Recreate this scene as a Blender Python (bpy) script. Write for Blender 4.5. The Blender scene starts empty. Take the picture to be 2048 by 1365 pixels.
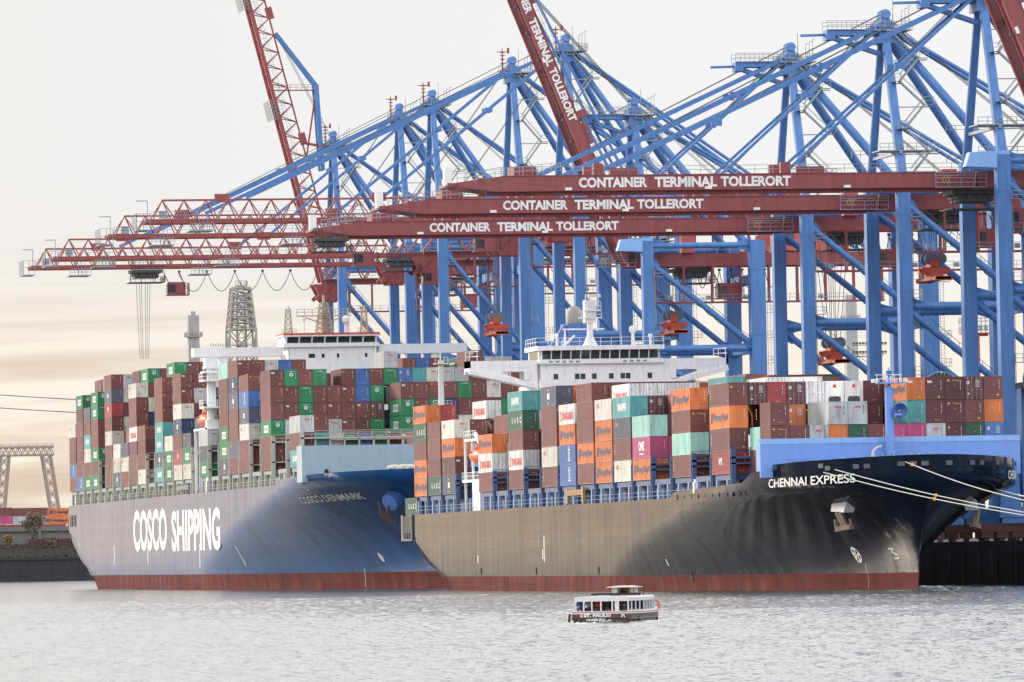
import bpy, bmesh, math, random
from mathutils import Vector, Matrix
SC = bpy.context.scene
COL = SC.collection
R = math.radians
# ------------------------------------------------------------------ camera
# world: +Y runs along the quay away from the camera, +X towards the land, Z up, water at z = 0
FPX, CAMH = 14200.0, 4.8
_vy = Vector((-2524.0, 1165 - 682.5, FPX)).normalized()
_vh = Vector((0.0, 1165 - 0.019 * 2524 - 682.5, FPX)).normalized()
_n = _vh.cross(_vy)
if _n.y > 0: _n = -_n
_n.normalize()
CY, CZ = _vy, _n                      # world Y and Z written in camera axes (right, down, forward)
CX = CY.cross(CZ)
if CX.x < 0: CX = -CX
EYE = Vector((0, 0, CAMH))
def proj(P):
    d = Vector(P) - EYE
    c = CX * d.x + CY * d.y + CZ * d.z
    return 1024 + FPX * c.x / c.z, 682.5 + FPX * c.y / c.z
def pix(px, py, X=None, Y=None, Z=None):
    v = Vector((px - 1024, py - 682.5, FPX))
    d = Vector((v.dot(CX), v.dot(CY), v.dot(CZ)))
    if X is not None: t = X / d.x
    elif Y is not None: t = Y / d.y
    else: t = (Z - CAMH) / d.z
    return EYE + d * t
cd = bpy.data.cameras.new('camera')
cd.sensor_width = 36.0
cd.lens = FPX * 36.0 / 2048
cd.clip_start, cd.clip_end = 5.0, 60000.0
cam = bpy.data.objects.new('camera', cd)
COL.objects.link(cam)
M = Matrix.Identity(4)
for i in range(3):
    M[i][0] = (CX, CY, CZ)[i].x
    M[i][1] = -(CX, CY, CZ)[i].y
    M[i][2] = -(CX, CY, CZ)[i].z
M.translation = EYE
cam.matrix_world = M
SC.camera = cam
# ------------------------------------------------------------------ world, sun, exposure
def N(nt, typ, **kw):
    n = nt.nodes.new(typ)
    for k, v in kw.items():
        if k.startswith('_'): setattr(n, k[1:], v)
        else: n.inputs[k.replace('__', ' ')].default_value = v
    return n
def ramp(nt, stops, interp='LINEAR'):
    n = nt.nodes.new('ShaderNodeValToRGB')
    cr = n.color_ramp
    cr.interpolation = interp
    while len(cr.elements) < len(stops): cr.elements.new(0.5)
    for e, (p, c) in zip(cr.elements, stops):
        e.position = p
        e.color = (*c, 1) if len(c) == 3 else c
    return n
SUN_EL, SUN_DIR = R(17), Vector((-0.70, 0.71, 0.0)).normalized()
W = bpy.data.worlds.new('World')
SC.world = W
W.use_nodes = True
nt = W.node_tree
nt.nodes.clear()
L = nt.links.new
out = N(nt, 'ShaderNodeOutputWorld')
sky = nt.nodes.new('ShaderNodeTexSky')
sky.sky_type = 'NISHITA'
sky.sun_disc = False
sky.sun_elevation = SUN_EL
sky.sun_rotation = math.atan2(SUN_DIR.x, SUN_DIR.y)
sky.dust_density = 2.5
b1 = N(nt, 'ShaderNodeBackground', Strength=0.08)
L(sky.outputs[0], b1.inputs[0])
tc = N(nt, 'ShaderNodeTexCoord')
# cloud cover: pale overcast, brighter and warmer towards the low sun, dimmer behind the camera
dot = N(nt, 'ShaderNodeVectorMath', _operation='DOT_PRODUCT')
dot.inputs[1].default_value = Vector((-0.20, 0.97, 0.06)).normalized()
L(tc.outputs['Generated'], dot.inputs[0])
mr = N(nt, 'ShaderNodeMapRange')
mr.inputs['From Min'].default_value = -1
L(dot.outputs['Value'], mr.inputs['Value'])
base = ramp(nt, [(0.0, (1.24, 1.27, 1.33)), (0.45, (1.0, 1.02, 1.06)), (0.78, (0.62, 0.64, 0.68)), (0.89, (0.58, 0.60, 0.64)), (0.935, (0.96, 0.967, 0.985)), (0.968, (0.93, 0.925, 0.925)), (0.985, (0.86, 0.845, 0.84)), (1.0, (0.84, 0.82, 0.80))])
L(mr.outputs[0], base.inputs[0])
sep = N(nt, 'ShaderNodeSeparateXYZ')
L(tc.outputs['Generated'], sep.inputs[0])
# elevation bands of streaky stratus
mp = N(nt, 'ShaderNodeMapping')
mp.inputs['Scale'].default_value = (16, 16, 210)
mp.inputs['Rotation'].default_value = (0, R(-1.5), 0)
L(tc.outputs['Generated'], mp.inputs[0])
no = N(nt, 'ShaderNodeTexNoise', Scale=1.0, Detail=5.0, Roughness=0.55, Distortion=0.4)
L(mp.outputs[0], no.inputs['Vector'])
strk = ramp(nt, [(0.42, (0, 0, 0)), (0.62, (1, 1, 1))])
L(no.outputs[0], strk.inputs[0])
low = ramp(nt, [(0.0, (1, 1, 1)), (0.026, (0.92, 0.92, 0.92)), (0.040, (0.25, 0.25, 0.25)), (0.052, (0, 0, 0))])
L(sep.outputs['Z'], low.inputs[0])
lft = N(nt, 'ShaderNodeMapRange')       # warm streaks sit towards the sun side of the view
lft.inputs['From Min'].default_value = 0.26
lft.inputs['From Max'].default_value = 0.13
L(sep.outputs['X'], lft.inputs['Value'])
warm = N(nt, 'ShaderNodeMix', _data_type='RGBA')
warm.inputs['A'].default_value = (1.05, 0.95, 0.81, 1)
warm.inputs['B'].default_value = (0.78, 0.63, 0.49, 1)
m1 = N(nt, 'ShaderNodeMath', _operation='MULTIPLY')
L(strk.outputs[0], m1.inputs[0]); L(lft.outputs[0], m1.inputs[1])
m1b = N(nt, 'ShaderNodeMath', _operation='MULTIPLY')
L(m1.outputs[0], m1b.inputs[0]); m1b.inputs[1].default_value = 1.0
L(m1b.outputs[0], warm.inputs['Factor'])
mx = N(nt, 'ShaderNodeMix', _data_type='RGBA')
m2 = N(nt, 'ShaderNodeMath', _operation='MULTIPLY')
L(low.outputs[0], m2.inputs[0])
azw = N(nt, 'ShaderNodeMapRange')       # the low warm band only lies on the far, sunward horizon
azw.inputs['From Min'].default_value = 0.2
azw.inputs['From Max'].default_value = 0.9
L(sep.outputs['Y'], azw.inputs['Value'])
L(azw.outputs[0], m2.inputs[1])
L(m2.outputs[0], mx.inputs['Factor'])
zen = ramp(nt, [(0.0, (1, 1, 1)), (0.085, (1.0, 1.0, 1.0)), (0.28, (2.05, 2.03, 2.0)), (0.5, (1.75, 1.75, 1.75)), (0.9, (1.45, 1.45, 1.47))])   # an overcast sky is brightest overhead
L(sep.outputs['Z'], zen.inputs[0])
zm = N(nt, 'ShaderNodeMix', _data_type='RGBA', _blend_type='MULTIPLY')
zm.inputs['Factor'].default_value = 1.0
L(base.outputs[0], zm.inputs['A']); L(zen.outputs[0], zm.inputs['B'])
L(zm.outputs['Result'], mx.inputs['A']); L(warm.outputs['Result'], mx.inputs['B'])
glow = ramp(nt, [(0.975, (1, 1, 1)), (0.990, (1.22, 1.14, 1.02)), (1.0, (1.45, 1.30, 1.10))])     # brightest round the veiled sun, left of the view
L(mr.outputs[0], glow.inputs[0])
gm = N(nt, 'ShaderNodeMix', _data_type='RGBA', _blend_type='MULTIPLY')
gm.inputs['Factor'].default_value = 1.0
L(mx.outputs['Result'], gm.inputs['A']); L(glow.outputs[0], gm.inputs['B'])
b2 = N(nt, 'ShaderNodeBackground', Strength=1.0)
L(gm.outputs['Result'], b2.inputs[0])
ms = N(nt, 'ShaderNodeMixShader')
ms.inputs[0].default_value = 0.95
L(b1.outputs[0], ms.inputs[1]); L(b2.outputs[0], ms.inputs[2])
L(ms.outputs[0], out.inputs[0])
sd = bpy.data.lights.new('sun', 'SUN')
sd.energy = 4.0
sd.angle = R(8)
sd.color = (1.0, 0.87, 0.72)
sun = bpy.data.objects.new('sun', sd)
COL.objects.link(sun)
_sv = Vector((SUN_DIR.x * math.cos(SUN_EL), SUN_DIR.y * math.cos(SUN_EL), math.sin(SUN_EL)))
sun.rotation_euler = _sv.to_track_quat('Z', 'Y').to_euler()
vs = SC.view_settings
vs.view_transform = 'Standard'
vs.look = 'None'
vs.exposure = 0.0
vs.gamma = 1.0
SC.cycles.max_bounces = 6
SC.cycles.diffuse_bounces = 3
SC.cycles.glossy_bounces = 3
# ------------------------------------------------------------------ tagging and mesh helpers
def tag(o, label=None, cat=None, group=None, kind=None):
    if label: o['label'] = label
    if cat: o['category'] = cat
    if group: o['group'] = group
    if kind: o['kind'] = kind
    return o
def empty(name, loc=(0, 0, 0), label=None, cat=None, group=None, rz=0):
    o = bpy.data.objects.new(name, None)
    o.empty_display_size = 0.5
    o.location = loc
    o.rotation_euler.z = rz
    COL.objects.link(o)
    return tag(o, label, cat, group)
class MB:
    """collects boxes, beams and tubes; build() links them as ONE mesh object"""
    def __init__(s): s.v, s.f, s.m, s.mi = [], [], [], 0
    def add(s, vs, fs, mi=None):
        n = len(s.v)
        s.v += [tuple(p) for p in vs]
        s.f += [tuple(i + n for i in f) for f in fs]
        s.m += [s.mi if mi is None else mi] * len(fs)
        return s
    def box(s, x0, x1, y0, y1, z0, z1):
        return s.add([(x, y, z) for z in (z0, z1) for x, y in ((x0, y0), (x1, y0), (x1, y1), (x0, y1))],
                     [(3, 2, 1, 0), (4, 5, 6, 7), (0, 1, 5, 4), (1, 2, 6, 5), (2, 3, 7, 6), (3, 0, 4, 7)])
    def cbox(s, c, d): return s.box(c[0] - d[0] / 2, c[0] + d[0] / 2, c[1] - d[1] / 2, c[1] + d[1] / 2, c[2] - d[2] / 2, c[2] + d[2] / 2)
    def frame(s, p, q, up=(0, 0, 1)):
        p, q = Vector(p), Vector(q)
        d = (q - p).normalized()
        u = Vector(up)
        if abs(d.dot(u)) > 0.98: u = Vector((1, 0, 0))
        a = d.cross(u).normalized()
        return p, q, a, a.cross(d)
    def beam(s, p, q, w, h=None, w2=None, h2=None, up=(0, 0, 1)):
        h = w if h is None else h
        w2 = w if w2 is None else w2
        h2 = h if h2 is None else h2
        p, q, a, b = s.frame(p, q, up)
        vs = [c + a * (i * ww / 2) + b * (j * hh / 2) for c, ww, hh in ((p, w, h), (q, w2, h2)) for i, j in ((-1, -1), (1, -1), (1, 1), (-1, 1))]
        return s.add(vs, [(3, 2, 1, 0), (4, 5, 6, 7), (0, 1, 5, 4), (1, 2, 6, 5), (2, 3, 7, 6), (3, 0, 4, 7)])
    def tube(s, p, q, r, r2=None, n=8, cap=True):
        r2 = r if r2 is None else r2
        p, q, a, b = s.frame(p, q)
        vs = [c + (a * math.cos(2 * math.pi * k / n) + b * math.sin(2 * math.pi * k / n)) * rr for c, rr in ((p, r), (q, r2)) for k in range(n)]
        fs = [(k, (k + 1) % n, n + (k + 1) % n, n + k) for k in range(n)]
        if cap: fs += [tuple(range(n))[::-1], tuple(range(n, 2 * n))]
        return s.add(vs, fs)
    def path(s, pts, r, n=6):
        for p, q in zip(pts, pts[1:]): s.tube(p, q, r, n=n, cap=False)
        return s
    def lathe(s, prof, c=(0, 0, 0), n=16, ax='z'):
        vs, fs = [], []
        for r, z in prof:
            for k in range(n):
                t = 2 * math.pi * k / n
                x, y = r * math.cos(t), r * math.sin(t)
                vs.append((c[0] + x, c[1] + y, c[2] + z) if ax == 'z' else (c[0] + x, c[1] + z, c[2] + y))
        for i in range(len(prof) - 1):
            for k in range(n):
                fs.append((i * n + k, i * n + (k + 1) % n, (i + 1) * n + (k + 1) % n, (i + 1) * n + k))
        return s.add(vs, fs)
    def rail(s, pts, h=1.1, step=2.0, t=0.07, mids=2):
        pts = [Vector(p) for p in pts]
        for p, q in zip(pts, pts[1:]):
            for k in range(mids):
                z = h * (k + 1) / mids
                s.beam(p + Vector((0, 0, z)), q + Vector((0, 0, z)), t)
            n = max(1, int((q - p).length / step))
            for k in range(n + 1):
                c = p.lerp(q, k / n)
                s.beam(c, c + Vector((0, 0, h)), t)
        return s
    def each(s, name, mats, parent=None):
        """one object per connected piece"""
        par = list(range(len(s.v)))
        def find(i):
            while par[i] != i: par[i] = par[par[i]]; i = par[i]
            return i
        for f in s.f:
            for i in f[1:]: par[find(i)] = find(f[0])
        groups = {}
        for f, mi in zip(s.f, s.m): groups.setdefault(find(f[0]), []).append((f, mi))
        res = []
        for fs in groups.values():
            ids = sorted({i for f, _ in fs for i in f})
            k = {i: n for n, i in enumerate(ids)}
            q = MB()
            q.v, q.f, q.m = [s.v[i] for i in ids], [tuple(k[i] for i in f) for f, _ in fs], [mi for _, mi in fs]
            res.append(q.build(name, mats, parent))
        return res
    def quad(s, a, b, c, d): return s.add([a, b, c, d], [(0, 1, 2, 3)])
    def mesh(s, name, mats, smooth=False):
        me = bpy.data.meshes.new(name)
        me.from_pydata(s.v, [], s.f)
        for m in (mats if isinstance(mats, (list, tuple)) else [mats]): me.materials.append(m)
        if any(s.m): me.polygons.foreach_set('material_index', s.m)
        if smooth: me.polygons.foreach_set('use_smooth', [True] * len(s.f))
        me.update()
        return me
    def build(s, name, mats, parent=None, loc=None, smooth=False):
        return link(name, s.mesh(name, mats, smooth), parent, loc)
def link(name, me, parent=None, loc=None):
    o = bpy.data.objects.new(name, me)
    COL.objects.link(o)
    if parent: o.parent = parent
    if loc is not None: o.location = loc
    return o
def copy_tree(o, parent=None):
    c = o.copy()
    COL.objects.link(c)
    c.parent = parent
    for ch in KIDS.get(o.name, []): copy_tree_child(ch, c)
    return c
KIDS = {}
def index_kids():
    KIDS.clear()
    for o in bpy.data.objects:
        if o.parent: KIDS.setdefault(o.parent.name, []).append(o)
def copy_tree_child(o, parent):
    c = o.copy()
    COL.objects.link(c)
    c.parent = parent
    for ch in KIDS.get(o.name, []): copy_tree_child(ch, c)
_txt = {}
def text_shape(s, off=0.0, res=3):
    """flat glyph outlines of a string as (verts2d, faces, width), unit cap size"""
    k = (s, off)
    if k in _txt: return _txt[k]
    cu = bpy.data.curves.new('lettering', 'FONT')
    cu.body = s
    cu.offset = off
    cu.resolution_u = res
    cu.fill_mode = 'FRONT'
    o = bpy.data.objects.new('lettering', cu)
    COL.objects.link(o)
    me = bpy.data.meshes.new_from_object(o.evaluated_get(bpy.context.evaluated_depsgraph_get()))
    vs = [(v.co.x, v.co.y) for v in me.vertices]
    fs = [tuple(p.vertices) for p in me.polygons]
    bpy.data.objects.remove(o); bpy.data.curves.remove(cu); bpy.data.meshes.remove(me)
    x0, x1 = min(v[0] for v in vs), max(v[0] for v in vs)
    y0, y1 = min(v[1] for v in vs), max(v[1] for v in vs)
    vs = [((x - x0) / (x1 - x0), (y - y0) / (y1 - y0)) for x, y in vs]
    _txt[k] = (vs, fs)
    return _txt[k]
def put_text(mb, s, o, right, up, w, h, mi=0, off=0.0):
    """write s into the rectangle at o spanned by right*w and up*h"""
    vs, fs = text_shape(s, off)
    o, right, up = Vector(o), Vector(right), Vector(up)
    mb.add([o + right * (x * w) + up * (y * h) for x, y in vs], fs, mi)
# ------------------------------------------------------------------ materials
_mats = {}
def mat(name, col, rough=0.6, metal=0.0, var=0.12, dirt=0.0, dcol=(0.10, 0.05, 0.03), scale=0.25, streak=True, spec=0.5, bump=0.0):
    """painted surface: soft tone variation, rain streaks and dirt in object space"""
    if name in _mats: return _mats[name]
    m = bpy.data.materials.new(name)
    m.use_nodes = True
    nt = m.node_tree
    L = nt.links.new
    p = nt.nodes['Principled BSDF']
    p.inputs['Roughness'].default_value = rough
    p.inputs['Metallic'].default_value = metal
    p.inputs['Specular IOR Level'].default_value = spec
    tc = N(nt, 'ShaderNodeTexCoord')
    mp = N(nt, 'ShaderNodeMapping')
    mp.inputs['Scale'].default_value = (scale, scale, scale * (0.12 if streak else 1))
    L(tc.outputs['Object'], mp.inputs[0])
    no = N(nt, 'ShaderNodeTexNoise', Scale=4.0, Detail=6.0, Roughness=0.65)
    L(mp.outputs[0], no.inputs['Vector'])
    a = ramp(nt, [(0.3, tuple(c * (1 - var) for c in col)), (0.7, tuple(min(1, c * (1 + var)) for c in col))])
    L(no.outputs[0], a.inputs[0])
    last = a.outputs[0]
    if dirt:
        n2 = N(nt, 'ShaderNodeTexNoise', Scale=9.0, Detail=7.0, Roughness=0.7)
        L(mp.outputs[0], n2.inputs['Vector'])
        dr = ramp(nt, [(0.52, (0, 0, 0)), (0.75, (dirt, dirt, dirt))])
        L(n2.outputs[0], dr.inputs[0])
        mx = N(nt, 'ShaderNodeMix', _data_type='RGBA')
        mx.inputs['B'].default_value = (*dcol, 1)
        L(dr.outputs[0], mx.inputs['Factor']); L(last, mx.inputs['A'])
        last = mx.outputs['Result']
    L(last, p.inputs['Base Color'])
    if bump:
        b = N(nt, 'ShaderNodeBump', Strength=bump, Distance=0.1)
        L(no.outputs[0], b.inputs['Height']); L(b.outputs[0], p.inputs['Normal'])
    _mats[name] = m
    return m
BLUE = mat('crane_blue_paint', (0.062, 0.175, 0.43), 0.46, var=0.20, dirt=0.5, dcol=(0.10, 0.13, 0.19), scale=0.35)
BLUEP = mat('crane_pale_blue_paint', (0.22, 0.40, 0.74), 0.45, var=0.08, dirt=0.2, dcol=(0.12, 0.16, 0.25))
RED = mat('crane_red_paint', (0.235, 0.054, 0.058), 0.5, var=0.2, dirt=0.45, dcol=(0.12, 0.03, 0.03))
REDL = mat('lattice_red_paint', (0.27, 0.060, 0.057), 0.5, var=0.2, dirt=0.45, dcol=(0.12, 0.03, 0.03))
GALV = mat('galvanised_steel', (0.27, 0.30, 0.33), 0.5, metal=0.3)
DARK = mat('dark_machinery', (0.055, 0.058, 0.065), 0.6, var=0.4, streak=False, scale=1)
ROPE = mat('steel_rope', (0.09, 0.10, 0.11), 0.6)
WHITE = mat('white_ship_paint', (0.82, 0.83, 0.84), 0.4, var=0.05, dirt=0.5, dcol=(0.42, 0.27, 0.16), scale=0.4)
LETW = mat('white_lettering', (0.74, 0.74, 0.73), 0.55, var=0.12, dirt=0.5, dcol=(0.30, 0.27, 0.26), scale=0.5)
LETD = mat('faded_pale_lettering', (0.55, 0.56, 0.58), 0.55, var=0.2, dirt=0.4, dcol=(0.15, 0.15, 0.17), scale=1)
CREAM = mat('cream_mast_paint', (0.42, 0.38, 0.28), 0.6, var=0.2, dirt=0.4)
YELL = mat('yellow_paint', (0.72, 0.42, 0.05), 0.5)
ORNG = mat('orange_lifeboat', (0.78, 0.13, 0.05), 0.4)
BLACK = mat('black_rubber_and_opening_shade', (0.012, 0.012, 0.014), 0.7)  # also paints the shade inside openings modelled without depth
GLASS = mat('dark_window_glass', (0.03, 0.04, 0.045), 0.08, var=0.3, streak=False, scale=0.6, spec=0.8)
CONC = mat('weathered_concrete', (0.33, 0.32, 0.30), 0.85, var=0.2, dirt=0.4, dcol=(0.15, 0.14, 0.13), scale=0.4)
GREYST = mat('hazed_lattice_grey', (0.33, 0.31, 0.28), 0.7, var=0.2, dirt=0.4)  # lightened so the colour carries the distance haze
SHIPBLUE = mat('deck_blue_paint', (0.035, 0.075, 0.19), 0.5, var=0.2, dirt=0.3)
POSTBLUE = mat('post_pale_blue_paint', (0.28, 0.38, 0.58), 0.5, var=0.15, dirt=0.5)
BRKBLUE = mat('breakwater_blue_paint', (0.16, 0.30, 0.70), 0.4, var=0.06, dirt=0.12)
BRKPALE = mat('breakwater_pale_paint', (0.30, 0.40, 0.455), 0.45, var=0.06, dirt=0.25)
GREYGRN = mat('grey_green_deck_paint', (0.20, 0.25, 0.26), 0.55, var=0.2, dirt=0.5)
POSTCRM = mat('post_cream_paint', (0.42, 0.42, 0.38), 0.55, var=0.15, dirt=0.6)
LAMPM = mat('lamp_housing', (0.75, 0.75, 0.72), 0.4)
SPRD = mat('spreader_red_paint', (0.42, 0.07, 0.035), 0.55, var=0.25, dirt=0.5, streak=False, scale=1)
# ------------------------------------------------------------------ water
import numpy as np
def water_material():
    m = bpy.data.materials.new('river_water')
    m.use_nodes = True
    nt = m.node_tree
    L = nt.links.new
    p = nt.nodes['Principled BSDF']
    p.inputs['Base Color'].default_value = (0.12, 0.125, 0.12, 1)
    p.inputs['Roughness'].default_value = 0.10
    p.inputs['IOR'].default_value = 2.0
    tc = N(nt, 'ShaderNodeTexCoord')
    prev = None
    for sc, st, dist in ((1.3, 0.6, 0.22), (4.5, 0.6, 0.08)):
        mp = N(nt, 'ShaderNodeMapping')
        mp.inputs['Scale'].default_value = (sc, sc * 0.8, sc)
        L(tc.outputs['Object'], mp.inputs[0])
        no = N(nt, 'ShaderNodeTexNoise', Scale=1.0, Detail=3.0, Roughness=0.55)
        L(mp.outputs[0], no.inputs['Vector'])
        b = N(nt, 'ShaderNodeBump', Strength=st, Distance=dist)
        L(no.outputs[0], b.inputs['Height'])
        if prev: L(prev.outputs[0], b.inputs['Normal'])
        prev = b
    L(prev.outputs[0], p.inputs['Normal'])
    return m
WATER = water_material()
def water():
    rng = np.random.default_rng(5)
    ys = [225.0]
    while ys[-1] < 960: ys.append(ys[-1] + (0.42 if ys[-1] < 600 else 0.9))
    ys = np.array(ys)
    nc = 680
    u = np.linspace(-0.13, 0.42, nc)                # spans wider than the view on both sides
    Y = np.repeat(ys[:, None], nc, 1)
    X = ys[:, None] * u[None, :]
    Z = np.zeros_like(X)
    for k in range(60):
        lam = 0.85 * (3.6 / 0.85) ** rng.random()
        th = R(205) + rng.normal(0, 0.65)
        kk = 2 * math.pi / lam
        amp = 0.046 / kk * (0.6 + 0.8 * rng.random())
        w_ = np.sin(kk * (X * math.cos(th) + Y * math.sin(th)) + rng.random() * 6.28)
        Z += amp * (w_ if k % 2 else 1.3 * (0.64 - np.abs(w_)))
    nr = len(ys)
    patch = 0.9 + 0.25 * np.sin(X * 0.05 + 1.3 * np.sin(Y * 0.021)) * np.sin(Y * 0.033 + X * 0.02)
    Z *= patch
    edge = np.clip(np.minimum((Y - 225) / 15, (960 - Y) / 40), 0, 1)
    Z *= edge
    # stern wash and V-wake of the launch
    bx, by = 96.0, 494.0
    dx, dy = X - bx, by - Y
    lat = np.abs(dx + 0.25 * dy)
    Z += 0.10 * np.exp(-((lat - 0.28 * dy) / 0.9) ** 2) * np.exp(-dy / 45) * (dy > 0)
    Z += 0.10 * np.exp(-(dx / 2.4) ** 2 - ((dy - 2.0) / 3.0) ** 2) * (0.6 + 0.6 * np.sin(X * 4.1 + Y * 3.3))
    me = bpy.data.meshes.new('water')
    vs = np.stack([X, Y, Z], -1).reshape(-1, 3).astype(np.float32)
    i = np.arange(nr - 1)[:, None] * nc + np.arange(nc - 1)[None, :]
    f = np.stack([i, i + 1, i + nc + 1, i + nc], -1).reshape(-1, 4)
    me.vertices.add(len(vs)); me.vertices.foreach_set('co', vs.ravel())
    me.loops.add(f.size); me.loops.foreach_set('vertex_index', f.ravel().astype(np.int32))
    me.polygons.add(len(f))
    me.polygons.foreach_set('loop_start', np.arange(0, f.size, 4, dtype=np.int32))
    me.polygons.foreach_set('use_smooth', np.ones(len(f), dtype=bool))
    me.materials.append(WATER)
    me.update(calc_edges=True)
    tag(link('water', me), kind='structure')
    b = MB()
    xa, xb = lambda y: -0.13 * y, lambda y: 0.42 * y
    P = lambda x, y: (x, y, 0.0)
    b.quad(P(-4000, -300), P(4000, -300), P(4000, 225), P(-4000, 225))
    b.quad(P(-4000, 960), P(4000, 960), P(4000, 20000), P(-4000, 20000))
    b.quad(P(-4000, 225), P(xa(225), 225), P(xa(960), 960), P(-4000, 960))
    b.quad(P(xb(225), 225), P(4000, 225), P(4000, 960), P(xb(960), 960))
    tag(b.build('water', WATER), kind='structure')
water()
# ------------------------------------------------------------------ land, quays
GROUND = mat('quay_paving', (0.16, 0.16, 0.16), 0.9, var=0.2, streak=False, scale=0.05)
QUAYW = mat('dark_quay_wall', (0.022, 0.024, 0.030), 0.8, var=0.5, dirt=0.5, dcol=(0.06, 0.06, 0.065), scale=0.5)
SCRUB = mat('hazed_scrub_bank', (0.085, 0.078, 0.065), 0.95, var=0.5, streak=False, scale=0.4)  # colour lifted to stand in for haze over the far bank
QX, QZ = 228.0, 5.8
g = MB()
g.box(QX + 0.6, 6000, 500, 1600, -2, QZ)
tag(g.build('quay_ground', GROUND), kind='structure')
g = MB()
g.box(QX, QX + 0.55, 500, 1600, -2, QZ + 0.1)
for y in range(520, 1600, 9): g.box(QX - 0.35, QX, y, y + 0.5, -1, QZ - 0.6)
for k in range(14): g.tube((QX - .7, 700 + k * 24, 4.9), (QX - .7, 700 + k * 24, 1.2), .35, n=10)
for k in range(8): g.box(QX - .5, QX - .3, 712 + k * 48, 712.6 + k * 48, 0, QZ)
tag(g.build('quay_wall', QUAYW), 'dark sheet-pile quay wall under the blue cranes, right of the black bow', 'quay wall')
FY = 2400.0
g = MB()
g.box(222, 9000, FY + 30, 40000, -2, 9.0)
tag(g.build('far_ground', GROUND), kind='structure')
g = MB()
g.box(222, 420, FY, FY + 1.2, -2, 7.6)
for k in range(22): g.box(223 + k * 9, 223.3 + k * 9, FY - 0.15, FY, -1, 7.2)
g.box(222, 420, FY - .5, FY + 1.3, 7.3, 7.9)
for k in range(3): g.box(243 + k * 7, 246 + k * 7, FY - .2, FY, 2.0, 4.6)
tag(g.build('far_quay_wall', QUAYW), 'dark stained harbour wall along the far bank left of the blue ship', 'harbour wall')
# scrub on the far bank: a sloping sheet with tufts
rnd = random.Random(3)
b = MB()
b.quad((222, FY + 1.3, 7.4), (420, FY + 1.3, 7.4), (420, FY + 29, 11.5), (222, FY + 29, 11.5))
for k in range(5200):
    x, t = rnd.uniform(222, 330), rnd.random()
    y, z = FY + 1.5 + 27 * t, 7.4 + 4.1 * t
    s = rnd.uniform(0.5, 1.6)
    a = rnd.uniform(0, 6.28)
    for q in range(2):
        a += 1.6
        dx, dy = s * math.cos(a) / 2, s * math.sin(a) / 2
        b.quad((x - dx, y - dy, z), (x + dx, y + dy, z), (x + dx * 1.3, y + dy, z + s * 0.9), (x - dx * 0.7, y - dy, z + s))
tag(b.build('scrub', SCRUB), kind='stuff', label='rough brown scrub growing on the far bank', cat='scrub')
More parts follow.
